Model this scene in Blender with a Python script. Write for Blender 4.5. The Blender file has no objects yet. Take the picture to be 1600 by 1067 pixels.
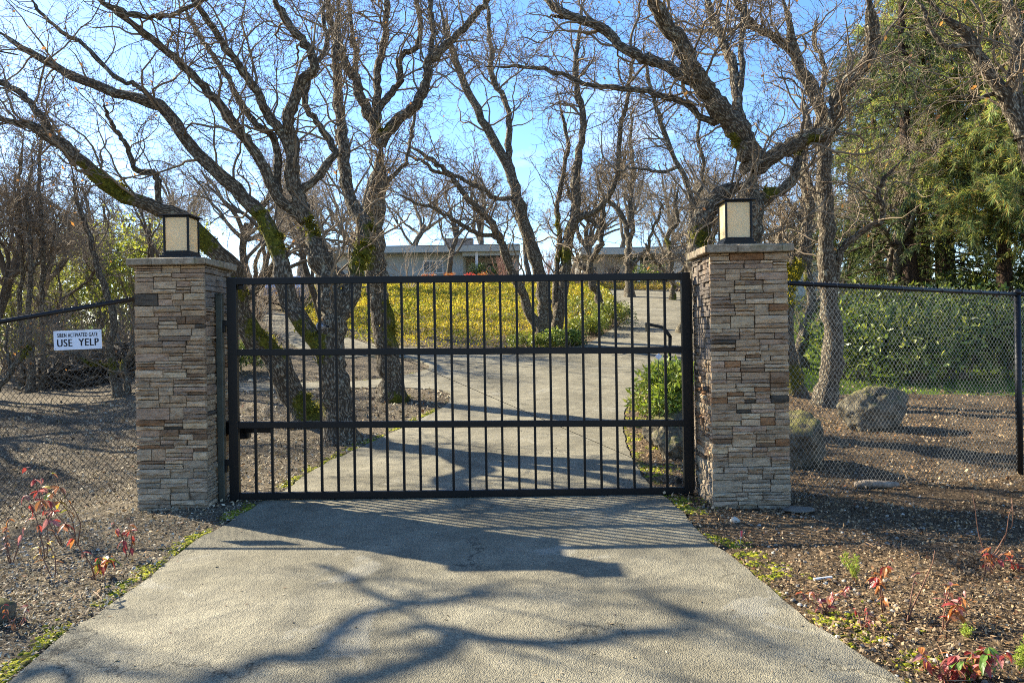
import bpy, bmesh, math, random
import numpy as np
from mathutils import Vector, Matrix, noise as mnoise
from mathutils.geometry import delaunay_2d_cdt
C = bpy.context.scene.collection
PI = math.pi
rnd = random.Random(7)
RG = np.random.default_rng(7)

# ------------------------------------------------------------ camera, sky, sun, exposure
F, CW, CH, HZ = 1150.0, 1600.0, 1067.0, 525.0
EYE = 1.55
ROLL = math.radians(-0.9)
cam_d = bpy.data.cameras.new('camera'); cam = bpy.data.objects.new('camera', cam_d); C.objects.link(cam)
cam_d.sensor_width = 36.0; cam_d.lens = 36.0*F/CW; cam_d.clip_end = 3000; cam_d.clip_start = 0.05
cam_d.shift_y = -(CH/2-HZ)/CW
CM = Matrix.Translation((0, 0, EYE)) @ Matrix.Rotation(PI/2, 4, 'X') @ Matrix.Rotation(ROLL, 4, 'Z')
cam.matrix_world = CM
bpy.context.scene.camera = cam
SUNV = Vector((-3.74, 2.26, 2.75)).normalized()
SUN_EL = math.asin(SUNV.z)
sd = bpy.data.lights.new('sun', 'SUN'); sd.energy = 4.5; sd.angle = math.radians(0.55); sd.color = (1.0, 0.92, 0.74)
so = bpy.data.objects.new('sun', sd); C.objects.link(so)
so.rotation_euler = SUNV.to_track_quat('Z', 'Y').to_euler(); so.location = (-20, 12, 20)
w = bpy.data.worlds.new('World'); bpy.context.scene.world = w; w.use_nodes = True
nt = w.node_tree; nt.nodes.clear()
def N(nt, t, **kw):
    n = nt.nodes.new(t)
    for k, v in kw.items():
        if k.startswith('i_'):
            n.inputs[k[2:].replace('_', ' ')].default_value = v
        else: setattr(n, k, v)
    return n
out = N(nt, 'ShaderNodeOutputWorld'); bg = N(nt, 'ShaderNodeBackground'); bg.inputs[1].default_value = 0.09
sky = N(nt, 'ShaderNodeTexSky', sky_type='NISHITA', sun_disc=False)
sky.sun_elevation = SUN_EL; sky.sun_rotation = math.atan2(SUNV.x, SUNV.y)
sky.air_density = 1.0; sky.dust_density = 0.35; sky.ozone_density = 3.0; sky.altitude = 100
tc = N(nt, 'ShaderNodeTexCoord'); mp = N(nt, 'ShaderNodeMapping'); mp.inputs['Scale'].default_value = (1.2, 1.6, 4.5)
mp.inputs['Rotation'].default_value = (0.1, 0.25, 0.5)
nz = N(nt, 'ShaderNodeTexNoise'); nz.inputs['Scale'].default_value = 2.2; nz.inputs['Detail'].default_value = 7; nz.inputs['Roughness'].default_value = .6; nz.inputs['Distortion'].default_value = .4
cr = N(nt, 'ShaderNodeValToRGB'); cr.color_ramp.elements[0].position = .57; cr.color_ramp.elements[1].position = .84
cr.color_ramp.elements[1].color = (.60, .60, .60, 1)
mx = N(nt, 'ShaderNodeMixRGB'); mx.inputs[2].default_value = (5.9, 5.9, 5.9, 1)
nt.links.new(tc.outputs['Generated'], mp.inputs[0]); nt.links.new(mp.outputs[0], nz.inputs[0]); nt.links.new(nz.outputs[0], cr.inputs[0])
nt.links.new(cr.outputs[0], mx.inputs[0]); hs = N(nt, 'ShaderNodeHueSaturation'); hs.inputs['Saturation'].default_value = 1.18; nt.links.new(sky.outputs[0], hs.inputs['Color']); tn = N(nt, 'ShaderNodeMixRGB', blend_type='MULTIPLY'); tn.inputs[0].default_value = 1; tn.inputs[2].default_value = (.94, .92, 1.0, 1); nt.links.new(hs.outputs[0], tn.inputs[1]); nt.links.new(tn.outputs[0], mx.inputs[1]); nt.links.new(mx.outputs[0], bg.inputs[0]); nt.links.new(bg.outputs[0], out.inputs[0])
vs = bpy.context.scene.view_settings
vs.view_transform = 'Standard'; vs.look = 'None'; vs.exposure = 1.97; vs.gamma = 1; vs.use_curve_mapping = False
cy = bpy.context.scene.cycles
cy.filter_width = 1.0; cy.use_denoising = False; cy.max_bounces = 6; cy.transparent_max_bounces = 6; cy.diffuse_bounces = 3

# ------------------------------------------------------------ helpers
M3 = CM.to_3x3()
def ray(px, py):
    d = M3 @ Vector(((px-CW/2)/F, (CH/2-py)/F - (CH/2-HZ)/F, -1)); return d/d.y
def P(px, py, d):
    r = ray(px, py); return Vector((0, 0, EYE)) + r*d
HY = np.array([-20, 0, 7.5, 9, 11, 13, 17, 20, 23, 30, 40, 57, 80, 150, 600.])
HV = np.array([0, 0, 0, .03, .13, .27, .66, 1.05, 1.45, 2.35, 3.75, 5.9, 7.6, 9, 9.])
def sstep(a, b, x):
    t = np.clip((x-a)/(b-a), 0, 1); return t*t*(3-2*t)
_hy = np.linspace(-20, 600, 6201); _hv = np.interp(_hy, HY, HV)
_k = np.hanning(41); _k /= _k.sum(); _hv = np.convolve(np.pad(_hv, 20, mode='edge'), _k, mode='valid')
def H(x, y):
    x = np.asarray(x, float); y = np.asarray(y, float)
    h = np.interp(y, _hy, _hv)
    ys = np.maximum(y, 8)
    fl = 1-.72*sstep(-.36, -.62, x/ys*1.0) if False else 1-.72*sstep(.38, .60, -x/ys)
    fr = 1-.45*sstep(.30, .48, x/ys)
    z = h*fl*fr
    z = z - .34*sstep(3.0, 5.6, -x)*sstep(14, 8, y)*sstep(-2, 4.5, y)
    z = z - .10*sstep(2.6, 6, x)*sstep(10, 8, y)*sstep(3, 6, y)
    return z
def G(px, py):
    r = ray(px, py); t0 = 1.0
    a = 1.2
    while a < 300:
        p = Vector((0, 0, EYE))+r*a
        if p.z < float(H(p.x, p.y)): break
        a *= 1.02
    lo, hi = a/1.02, a
    for _ in range(18):
        m = (lo+hi)/2; p = Vector((0, 0, EYE))+r*m
        if p.z < float(H(p.x, p.y)): hi = m
        else: lo = m
    p = Vector((0, 0, EYE))+r*hi
    return Vector((p.x, p.y, float(H(p.x, p.y))))

def link(name, me, parent=None, mat=None):
    o = bpy.data.objects.new(name, me); C.objects.link(o)
    if mat is not None and me is not None and not me.materials: me.materials.append(mat)
    if parent is not None: o.parent = parent
    return o
def tag(o, label=None, cat=None, group=None, kind=None):
    if label: o['label'] = label
    if cat: o['category'] = cat
    if group: o['group'] = group
    if kind: o['kind'] = kind
    return o
def empty(name, loc, label, cat, group=None, rz=0):
    o = bpy.data.objects.new(name, None); C.objects.link(o); o.location = loc; o.rotation_euler = (0, 0, rz)
    o.empty_display_size = .2
    return tag(o, label, cat, group)
def npmesh(name, V, Fq, smooth=False, attrs=None):
    """V (n,3), Fq (m,k) one face size"""
    V = np.asarray(V, np.float32); Fq = np.asarray(Fq, np.int32)
    me = bpy.data.meshes.new(name); me.vertices.add(len(V)); me.vertices.foreach_set('co', V.ravel())
    m, k = Fq.shape; me.loops.add(m*k); me.loops.foreach_set('vertex_index', Fq.ravel())
    me.polygons.add(m); me.polygons.foreach_set('loop_start', np.arange(m, dtype=np.int32)*k)
    me.polygons.foreach_set('use_smooth', np.full(m, smooth, dtype=bool))
    if attrs:
        for an, (ty, arr) in attrs.items():
            a = me.attributes.new(an, ty, 'POINT'); arr = np.asarray(arr, np.float32)
            a.data.foreach_set({'FLOAT': 'value', 'FLOAT_VECTOR': 'vector', 'FLOAT_COLOR': 'color'}[ty], arr.ravel())
    me.update(calc_edges=True); return me
class MB:
    def __init__(s): s.v = []; s.f = []
    def quadbox(s, c, sz, rot=None):
        b = len(s.v); hx, hy, hz = sz[0]/2, sz[1]/2, sz[2]/2
        for X in (-1, 1):
            for Y in (-1, 1):
                for Z in (-1, 1):
                    p = Vector((X*hx, Y*hy, Z*hz))
                    if rot is not None: p = rot @ p
                    s.v.append(tuple(Vector(c)+p))
        for q in ((0, 1, 3, 2), (4, 6, 7, 5), (0, 4, 5, 1), (2, 3, 7, 6), (0, 2, 6, 4), (1, 5, 7, 3)): s.f.append([b+i for i in q])
        return s
    def tube(s, pts, r, n=8, cap=True):
        pts = [Vector(p) for p in pts]; b = len(s.v); m = len(pts)
        rr = r if isinstance(r, (list, tuple)) else [r]*m
        for i, p in enumerate(pts):
            t = (pts[min(i+1, m-1)]-pts[max(i-1, 0)]).normalized()
            a = Vector((0, 0, 1)) if abs(t.z) < .9 else Vector((1, 0, 0))
            u = t.cross(a).normalized(); v = t.cross(u)
            for k in range(n):
                an = 2*PI*k/n; s.v.append(tuple(p+(u*math.cos(an)+v*math.sin(an))*rr[i]))
        for i in range(m-1):
            for k in range(n):
                s.f.append([b+i*n+k, b+i*n+(k+1) % n, b+(i+1)*n+(k+1) % n, b+(i+1)*n+k])
        if cap: s.f.append([b+k for k in range(n)][::-1]); s.f.append([b+(m-1)*n+k for k in range(n)])
        return s
    def build(s, name, mat, parent=None, bevel=0, smooth=False):
        me = bpy.data.meshes.new(name); me.from_pydata(s.v, [], s.f); me.update()
        if smooth:
            me.polygons.foreach_set('use_smooth', np.full(len(me.polygons), True))
        if bevel:
            bm = bmesh.new(); bm.from_mesh(me); bmesh.ops.recalc_face_normals(bm, faces=bm.faces)
            bmesh.ops.bevel(bm, geom=bm.edges[:], offset=bevel, segments=1, affect='EDGES'); bm.to_mesh(me); bm.free()
        else:
            bm = bmesh.new(); bm.from_mesh(me); bmesh.ops.recalc_face_normals(bm, faces=bm.faces); bm.to_mesh(me); bm.free()
        return link(name, me, parent, mat)
def box(name, c, sz, mat, parent=None, bevel=0, rot=None):
    return MB().quadbox(c, sz, rot).build(name, mat, parent, bevel)

# ------------------------------------------------------------ materials
def material(name, rough=.9, spec=.3):
    m = bpy.data.materials.new(name); m.use_nodes = True; t = m.node_tree
    b = t.nodes['Principled BSDF']; b.inputs['Roughness'].default_value = rough; b.inputs['Specular IOR Level'].default_value = spec
    return m, t, b
def L(t, a, b): t.links.new(a, b)
def noise(t, scale, detail=5, rough=.6, vec=None, dist=0):
    n = N(t, 'ShaderNodeTexNoise'); n.inputs['Scale'].default_value = scale; n.inputs['Detail'].default_value = detail
    n.inputs['Roughness'].default_value = rough; n.inputs['Distortion'].default_value = dist
    if vec is not None: L(t, vec, n.inputs['Vector'])
    return n
def ramp(t, fac, stops, interp='LINEAR'):
    r = N(t, 'ShaderNodeValToRGB'); r.color_ramp.interpolation = interp; e = r.color_ramp.elements
    while len(e) < len(stops): e.new(.5)
    for i, (p, c) in enumerate(stops):
        e[i].position = p; e[i].color = (*c, 1) if len(c) == 3 else c
    L(t, fac, r.inputs[0]); return r
def mixc(t, fac, a, b, mode='MIX'):
    m = N(t, 'ShaderNodeMixRGB', blend_type=mode)
    for s, v in ((0, fac), (1, a), (2, b)):
        if hasattr(v, 'is_linked') or hasattr(v, 'links'): L(t, v, m.inputs[s])
        else: m.inputs[s].default_value = v if s == 0 else (*v, 1)
    return m
def math_(t, op, a, b=0.5, clamp=False):
    m = N(t, 'ShaderNodeMath', operation=op); m.use_clamp = clamp
    for s, v in ((0, a), (1, b)):
        if hasattr(v, 'links'): L(t, v, m.inputs[s])
        else: m.inputs[s].default_value = v
    return m
def bump(t, b, h, strength=.5, dist=.02, prev=None):
    n = N(t, 'ShaderNodeBump'); n.inputs['Strength'].default_value = strength; n.inputs['Distance'].default_value = dist
    L(t, h, n.inputs['Height'])
    if prev is not None: L(t, prev.outputs[0], n.inputs['Normal'])
    if b is not None: L(t, n.outputs[0], b.inputs['Normal'])
    return n
def attr(t, name): return N(t, 'ShaderNodeAttribute', attribute_name=name)
def wpos(t): return N(t, 'ShaderNodeNewGeometry').outputs['Position']

def make_bark(name, dark, mid, light, lichen, mossy=True):
    m, t, b = material(name, .95, .15)
    a = attr(t, 'bark').outputs['Vector']
    mp = N(t, 'ShaderNodeMapping'); mp.inputs['Scale'].default_value = (1, 1, .38); L(t, a, mp.inputs[0])
    v = N(t, 'ShaderNodeTexVoronoi', feature='F1'); v.inputs['Scale'].default_value = 42; L(t, mp.outputs[0], v.inputs['Vector'])
    n1 = noise(t, 55, 6, .7, mp.outputs[0]); n2 = noise(t, 3.2, 4, .6, wpos(t)); n3 = noise(t, 11, 5, .7, wpos(t))
    comb = math_(t, 'ADD', math_(t, 'MULTIPLY', v.outputs['Distance'], .9).outputs[0], math_(t, 'MULTIPLY', n1.outputs[0], .7).outputs[0])
    r = ramp(t, comb.outputs[0], [(.30, light), (.52, mid), (.85, dark)])
    lr = ramp(t, n3.outputs[0], [(.56, (0, 0, 0)), (.66, (1, 1, 1))])
    m1 = mixc(t, math_(t, 'MULTIPLY', lr.outputs[0], .6).outputs[0], r.outputs[0], lichen)
    last = m1
    if mossy:
        ms = attr(t, 'moss').outputs['Fac']
        mm = math_(t, 'ADD', ms, math_(t, 'MULTIPLY', math_(t, 'SUBTRACT', n3.outputs[0], .5).outputs[0], 1.6).outputs[0])
        mr = ramp(t, mm.outputs[0], [(.50, (0, 0, 0)), (.66, (1, 1, 1))])
        mcol = ramp(t, noise(t, 26, 4, .7, wpos(t)).outputs[0], [(.3, (.03, .032, .006)), (.52, (.10, .098, .013)), (.74, (.28, .24, .03))])
        last = mixc(t, mr.outputs[0], m1.outputs[0], mcol.outputs[0])
    L(t, last.outputs[0], b.inputs['Base Color'])
    inv = math_(t, 'SUBTRACT', 1.0, comb.outputs[0])
    bump(t, b, inv.outputs[0], 1.0, .035)
    return m
BARK = make_bark('oak_bark', (.07, .054, .036), (.28, .23, .16), (.50, .43, .32), (.50, .48, .35))
BARK_FAR = make_bark('oak_bark_far', (.075, .058, .04), (.23, .19, .14), (.38, .33, .255), (.38, .37, .29), False)
PINEBARK = make_bark('pine_bark', (.03, .02, .014), (.12, .07, .045), (.22, .13, .08), (.16, .12, .09), False)
def plain(name, col, rough=.8, spec=.3, nscale=0, var=.3, metal=0, bmp=0):
    m, t, b = material(name, rough, spec); b.inputs['Metallic'].default_value = metal
    if nscale:
        n = noise(t, nscale, 5, .6, wpos(t))
        lo = tuple(c*(1-var) for c in col); hi = tuple(min(1, c*(1+var)) for c in col)
        r = ramp(t, n.outputs[0], [(.3, lo), (.7, hi)]); L(t, r.outputs[0], b.inputs['Base Color'])
        if bmp: bump(t, b, n.outputs[0], bmp, .02)
    else: b.inputs['Base Color'].default_value = (*col, 1)
    return m
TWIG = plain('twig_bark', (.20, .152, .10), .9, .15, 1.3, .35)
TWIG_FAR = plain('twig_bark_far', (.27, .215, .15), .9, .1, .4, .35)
BLACK = plain('black_powdercoat', (.005, .0055, .006), .42, .22, 60, .25, bmp=.04)
BLACK2 = plain('black_vinyl', (.008, .008, .009), .45, .3, 80, .2)
def leaf_mat(name, trans=.35, rough=.5, spec=.35):
    m, t, b = material(name, rough, spec); a = attr(t, 'col')
    L(t, a.outputs['Color'], b.inputs['Base Color'])
    tr = N(t, 'ShaderNodeBsdfTranslucent')
    g = mixc(t, 1.0, a.outputs['Color'], (1.25, 1.2, .7), 'MULTIPLY'); L(t, g.outputs[0], tr.inputs[0])
    ms = N(t, 'ShaderNodeMixShader'); ms.inputs[0].default_value = trans
    L(t, b.outputs[0], ms.inputs[1]); L(t, tr.outputs[0], ms.inputs[2])
    o = [n for n in t.nodes if n.type == 'OUTPUT_MATERIAL'][0]; L(t, ms.outputs[0], o.inputs[0])
    return m
LEAF = leaf_mat('leaf', .4, .65, .2); LEAF_GLOSS = leaf_mat('glossy_leaf', .3, .45, .4); LITTER = leaf_mat('litter', 0.05, .85, .2)
# asphalt
ASPH, t, b = material('worn_asphalt', .88, .25)
p_ = wpos(t)
n1 = noise(t, .9, 5, .6, p_); n2 = noise(t, 4.5, 5, .65, p_); n3 = noise(t, 60, 3, .7, p_)
vo = N(t, 'ShaderNodeTexVoronoi'); vo.inputs['Scale'].default_value = 135; L(t, p_, vo.inputs['Vector'])
c1 = ramp(t, n1.outputs[0], [(.33, (.14, .124, .085)), (.64, (.238, .214, .153))])
c2 = mixc(t, .55, c1.outputs[0], ramp(t, n2.outputs[0], [(.35, (.6, .59, .56)), (.65, (1.2, 1.17, 1.1))]).outputs[0], 'MULTIPLY')
c3 = mixc(t, .8, c2.outputs[0], ramp(t, vo.outputs['Color'], [(.15, (.55, .55, .55)), (.5, (1, 1, 1)), (.9, (1.4, 1.37, 1.3))]).outputs[0], 'MULTIPLY')
st = ramp(t, noise(t, 1.3, 6, .65, p_, .6).outputs[0], [(.54, (0, 0, 0)), (.66, (1, 1, 1))])
c4 = mixc(t, math_(t, 'MULTIPLY', st.outputs[0], .5).outputs[0], c3.outputs[0], (.15, .132, .085))
st2 = ramp(t, noise(t, .8, 7, .7, p_, 1.2).outputs[0], [(.60, (0, 0, 0)), (.63, (1, 1, 1))])
c4 = mixc(t, math_(t, 'MULTIPLY', st2.outputs[0], .25).outputs[0], c4.outputs[0], (.36, .34, .28))
# hairline cracks
cv = N(t, 'ShaderNodeTexVoronoi', feature='DISTANCE_TO_EDGE'); cv.inputs['Scale'].default_value = .42
wv = noise(t, 2.2, 6, .7, p_); va = N(t, 'ShaderNodeVectorMath', operation='ADD'); L(t, p_, va.inputs[0]); L(t, wv.outputs['Color'], va.inputs[1]); L(t, va.outputs[0], cv.inputs['Vector'])
ck = ramp(t, cv.outputs['Distance'], [(0, (.35, .35, .33)), (.004, (.5, .5, .5)), (.008, (1, 1, 1))])
ckm = ramp(t, noise(t, .7, 2, .5, p_).outputs[0], [(.48, (0, 0, 0)), (.56, (1, 1, 1))])
c5 = mixc(t, ckm.outputs[0], c4.outputs[0], mixc(t, 1, c4.outputs[0], ck.outputs[0], 'MULTIPLY').outputs[0])
L(t, c5.outputs[0], b.inputs['Base Color'])
bh = math_(t, 'ADD', math_(t, 'MULTIPLY', vo.outputs['Distance'], -1.2).outputs[0], n3.outputs[0])
b1 = bump(t, None, bh.outputs[0], .6, .009); bump(t, b, n2.outputs[0], .5, .04, b1)
# ground
GRD, t, b = material('mulch_ground', .97, .1)
p_ = wpos(t)
n1 = noise(t, .55, 5, .6, p_); n2 = noise(t, 7, 6, .7, p_); n3 = noise(t, 38, 5, .75, p_)
vo = N(t, 'ShaderNodeTexVoronoi'); vo.inputs['Scale'].default_value = 34; L(t, noise(t, 5, 3, .5, p_).outputs['Color'], vo.inputs['Vector'])
vo2 = N(t, 'ShaderNodeTexVoronoi'); vo2.inputs['Scale'].default_value = 32; L(t, p_, vo2.inputs['Vector'])
warm = attr(t, 'warm').outputs['Fac']
base = mixc(t, warm, ramp(t, n3.outputs[0], [(.32, (.05, .04, .028)), (.5, (.19, .16, .115)), (.72, (.40, .345, .26))]).outputs[0],
            ramp(t, n3.outputs[0], [(.32, (.04, .026, .016)), (.5, (.17, .12, .072)), (.72, (.36, .27, .17))]).outputs[0])
c2 = mixc(t, .8, base.outputs[0], ramp(t, vo2.outputs['Color'], [(.1, (.45, .43, .42)), (.5, (1, 1, 1)), (.9, (1.6, 1.5, 1.4))]).outputs[0], 'MULTIPLY')
c3 = mixc(t, .7, c2.outputs[0], ramp(t, n1.outputs[0], [(.35, (.55, .52, .48)), (.65, (1.25, 1.2, 1.1))]).outputs[0], 'MULTIPLY')
gm = math_(t, 'ADD', attr(t, 'moss').outputs['Fac'], math_(t, 'MULTIPLY', math_(t, 'SUBTRACT', n2.outputs[0], .5).outputs[0], 1.8).outputs[0])
gr = ramp(t, gm.outputs[0], [(.5, (0, 0, 0)), (.62, (1, 1, 1))])
c4 = mixc(t, gr.outputs[0], c3.outputs[0], ramp(t, n3.outputs[0], [(.3, (.07, .08, .012)), (.6, (.27, .26, .03))]).outputs[0])
lw = math_(t, 'ADD', attr(t, 'lawn').outputs['Fac'], math_(t, 'MULTIPLY', math_(t, 'SUBTRACT', n2.outputs[0], .5).outputs[0], .9).outputs[0])
lr = ramp(t, lw.outputs[0], [(.45, (0, 0, 0)), (.6, (1, 1, 1))])
c5 = mixc(t, lr.outputs[0], c4.outputs[0], ramp(t, n3.outputs[0], [(.3, (.05, .085, .012)), (.6, (.17, .24, .035))]).outputs[0])
L(t, c5.outputs[0], b.inputs['Base Color'])
hh = math_(t, 'ADD', n3.outputs[0], math_(t, 'MULTIPLY', vo2.outputs['Distance'], -.9).outputs[0])
b1 = bump(t, None, hh.outputs[0], 1.0, .05); bump(t, b, n2.outputs[0], .7, .08, b1)
# ledge stone: colour comes from the object colour
STONE, t, b = material('ledge_stone', .85, .3)
oi = N(t, 'ShaderNodeObjectInfo'); tcn = N(t, 'ShaderNodeNewGeometry'); 
add = N(t, 'ShaderNodeVectorMath', operation='ADD'); L(t, tcn.outputs['Position'], add.inputs[0])
cx = N(t, 'ShaderNodeCombineXYZ'); L(t, math_(t, 'MULTIPLY', oi.outputs['Random'], 37).outputs[0], cx.inputs[0]); L(t, cx.outputs[0], add.inputs[1])
mp = N(t, 'ShaderNodeMapping'); mp.inputs['Scale'].default_value = (1, 1, 3.2); L(t, add.outputs[0], mp.inputs[0])
n1 = noise(t, 9, 6, .7, mp.outputs[0]); n2 = noise(t, 70, 5, .7, mp.outputs[0]); n3 = noise(t, 5, 3, .5, add.outputs[0])
c = mixc(t, .85, oi.outputs['Color'], ramp(t, n1.outputs[0], [(.28, (.38, .34, .31)), (.5, (1, 1, 1)), (.75, (1.5, 1.46, 1.38))]).outputs[0], 'MULTIPLY')
c = mixc(t, .5, c.outputs[0], ramp(t, n2.outputs[0], [(.3, (.6, .6, .6)), (.7, (1.35, 1.35, 1.35))]).outputs[0], 'MULTIPLY')
rs = ramp(t, n3.outputs[0], [(.60, (0, 0, 0)), (.75, (1, 1, 1))])
c = mixc(t, math_(t, 'MULTIPLY', rs.outputs[0], .35).outputs[0], c.outputs[0], (.28, .15, .075))
L(t, c.outputs[0], b.inputs['Base Color'])
bump(t, b, math_(t, 'ADD', n1.outputs[0], math_(t, 'MULTIPLY', n2.outputs[0], .5).outputs[0]).outputs[0], 1.0, .035)
MORTAR = plain('mortar', (.04, .034, .028), .95, .1, 30, .3)
CAPM, t, b = material('cap_stone', .9, .2)
p_ = wpos(t); n1 = noise(t, 14, 6, .75, p_); n2 = noise(t, 90, 4, .7, p_); n3 = noise(t, 4, 3, .6, p_)
c = ramp(t, n1.outputs[0], [(.3, (.11, .085, .055)), (.5, (.27, .21, .14)), (.72, (.42, .36, .26))])
c = mixc(t, .6, c.outputs[0], ramp(t, n2.outputs[0], [(.3, (.5, .5, .5)), (.7, (1.4, 1.4, 1.4))]).outputs[0], 'MULTIPLY')
c = mixc(t, ramp(t, n3.outputs[0], [(.55, (0, 0, 0)), (.65, (.6, .6, .6))]).outputs[0], c.outputs[0], (.16, .15, .07))
L(t, c.outputs[0], b.inputs['Base Color']); bump(t, b, n1.outputs[0], .8, .02)
# rock
ROCK, t, b = material('mossy_boulder', .95, .15)
p_ = wpos(t); n1 = noise(t, 6, 7, .75, p_); n2 = noise(t, 30, 5, .7, p_)
nm = N(t, 'ShaderNodeNewGeometry'); sx = N(t, 'ShaderNodeSeparateXYZ'); L(t, nm.outputs['Normal'], sx.inputs[0])
c = ramp(t, n1.outputs[0], [(.3, (.05, .042, .028)), (.5, (.20, .172, .12)), (.7, (.42, .375, .28))])
c = mixc(t, .6, c.outputs[0], ramp(t, n2.outputs[0], [(.3, (.5, .5, .5)), (.7, (1.5, 1.45, 1.4))]).outputs[0], 'MULTIPLY')
mz = math_(t, 'ADD', math_(t, 'MULTIPLY', sx.outputs[2], .35).outputs[0], n1.outputs[0])
c = mixc(t, ramp(t, mz.outputs[0], [(.66, (0, 0, 0)), (.84, (.85, .85, .85))]).outputs[0], c.outputs[0], (.20, .185, .05))
L(t, c.outputs[0], b.inputs['Base Color']); bump(t, b, math_(t, 'ADD', n1.outputs[0], n2.outputs[0]).outputs[0], 1, .07)
# lantern glass
GLASS, t, b = material('cream_glass', .35, .5)
n1 = noise(t, 9, 4, .6, wpos(t)); c = ramp(t, n1.outputs[0], [(.3, (.86, .72, .42)), (.7, (.90, .79, .52))])
L(t, c.outputs[0], b.inputs['Base Color']); tr = N(t, 'ShaderNodeBsdfTranslucent'); L(t, c.outputs[0], tr.inputs[0])
ms = N(t, 'ShaderNodeMixShader'); ms.inputs[0].default_value = .5; L(t, b.outputs[0], ms.inputs[1]); L(t, tr.outputs[0], ms.inputs[2])
L(t, ms.outputs[0], [n for n in t.nodes if n.type == 'OUTPUT_MATERIAL'][0].inputs[0])

# ------------------------------------------------------------ road, ground
def gp(*pts): return [G(*p) for p in pts]
Ledge = [Vector((-1.95, -4, 0)), Vector((-2.0, 1.0, 0))] + gp((47, 1043), (111, 989), (159, 959), (216, 915), (270, 875), (314, 841), (341, 829), (398, 792), (440, 769), (500, 728), (562, 700), (609, 678), (656, 656), (692, 638), (705, 624), (703, 614), (687, 609), (634, 606), (556, 606), (470, 608), (380, 612), (250, 618))
Lbr = gp((250, 604), (380, 600), (470, 598), (562, 597), (650, 584), (676, 573), (655, 563), (625, 557), (580, 556), (547, 559), (500, 556), (455, 540), (425, 515), (405, 495), (380, 488), (380, 478), (425, 484), (460, 498), (500, 515), (547, 530), (590, 540), (631, 544), (719, 545), (844, 545), (906, 543), (937, 527), (960, 512), (985, 495), (983, 484), (968, 476), (957, 462), (950, 448))
Redge = gp((1000, 449), (1065, 456), (1120, 462), (1165, 480), (1170, 505), (1150, 530), (1100, 556), (1050, 568), (1025, 578), (1008, 590), (994, 609), (977, 637), (973, 660), (977, 694), (988, 719), (1006, 748), (1035, 775), (1060, 794), (1104, 848), (1144, 872), (1192, 912), (1235, 949), (1279, 983), (1347, 1027), (1408, 1064)) + [Vector((2.0, 1.5, 0)), Vector((2.0, -4, 0))]
poly = [(p.x, p.y) for p in Ledge+Lbr+Redge]
def densify(poly, step, jit=0.0, closed=True):
    out_ = []
    n = len(poly)
    for i in range(n if closed else n-1):
        a = np.array(poly[i]); b = np.array(poly[(i+1) % n]); d = np.linalg.norm(b-a)
        k = max(1, int(d/step))
        for j in range(k):
            q = a+(b-a)*j/k
            out_.append((q[0]+rnd.uniform(-jit, jit), q[1]+rnd.uniform(-jit, jit)))
    return out_
# smooth corners (Chaikin)
def chaikin(p, it=1):
    for _ in range(it):
        q = []
        for i in range(len(p)):
            a = np.array(p[i]); b = np.array(p[(i+1) % len(p)])
            q.append(tuple(a*.75+b*.25)); q.append(tuple(a*.25+b*.75))
        p = q
    return p
poly = chaikin(poly, 1)
rb = []
for q in densify(poly, .12):
    j = .035 if q[1] < 16 else .02
    rb.append((q[0]+j*mnoise.noise(Vector((q[0]*4, q[1]*4, 1.3)))*1.0, q[1]+j*mnoise.noise(Vector((q[0]*4, q[1]*4, 7.7)))))
RB = np.array(rb)
def inside(poly, X, Y):
    poly = np.asarray(poly); r = np.zeros(X.shape, bool); n = len(poly)
    x0, y0 = poly[:, 0], poly[:, 1]; x1, y1 = np.roll(x0, -1), np.roll(y0, -1)
    for a, b_, c_, d_ in zip(x0, y0, x1, y1):
        if b_ == d_: continue
        m = ((b_ > Y) != (d_ > Y))
        r ^= m & (X < (c_-a)*(Y-b_)/(d_-b_)+a)
    return r
def dist_edge(X, Y, pts):
    out_ = np.full(X.shape, 1e9)
    flat = np.stack([X.ravel(), Y.ravel()], 1); o = out_.ravel()
    for s in range(0, len(pts), 40):
        q = pts[s:s+40]
        d = np.sqrt(((flat[:, None, :]-q[None])**2).sum(2)).min(1)
        o = np.minimum(o, d)
    return o.reshape(X.shape)
gx = []
for y0, y1, st_ in ((-4, 8, .35), (8, 24, .6), (24, 60, 1.6)):
    for yy in np.arange(y0, y1, st_):
        for xx in np.arange(-22, 26, st_): gx.append((xx, yy))
gx = np.array(gx); ins = inside(RB, gx[:, 0], gx[:, 1]); gx = gx[ins]
gx = gx[dist_edge(gx[:, 0], gx[:, 1], RB) > .12]
allp = [Vector((float(a), float(b_))) for a, b_ in np.concatenate([RB, gx])]
nb = len(RB)
vo_, eo, fo, _, _, _ = delaunay_2d_cdt(allp, [], [list(range(nb))], 1, 1e-5)
vx = np.array([(v.x, v.y) for v in vo_]); vz = H(vx[:, 0], vx[:, 1])+.012
RV = [(a, b_, c_) for (a, b_), c_ in zip(vx.tolist(), vz.tolist())]
fo = [list(f) for f in fo]
me = bpy.data.meshes.new('driveway')
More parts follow.
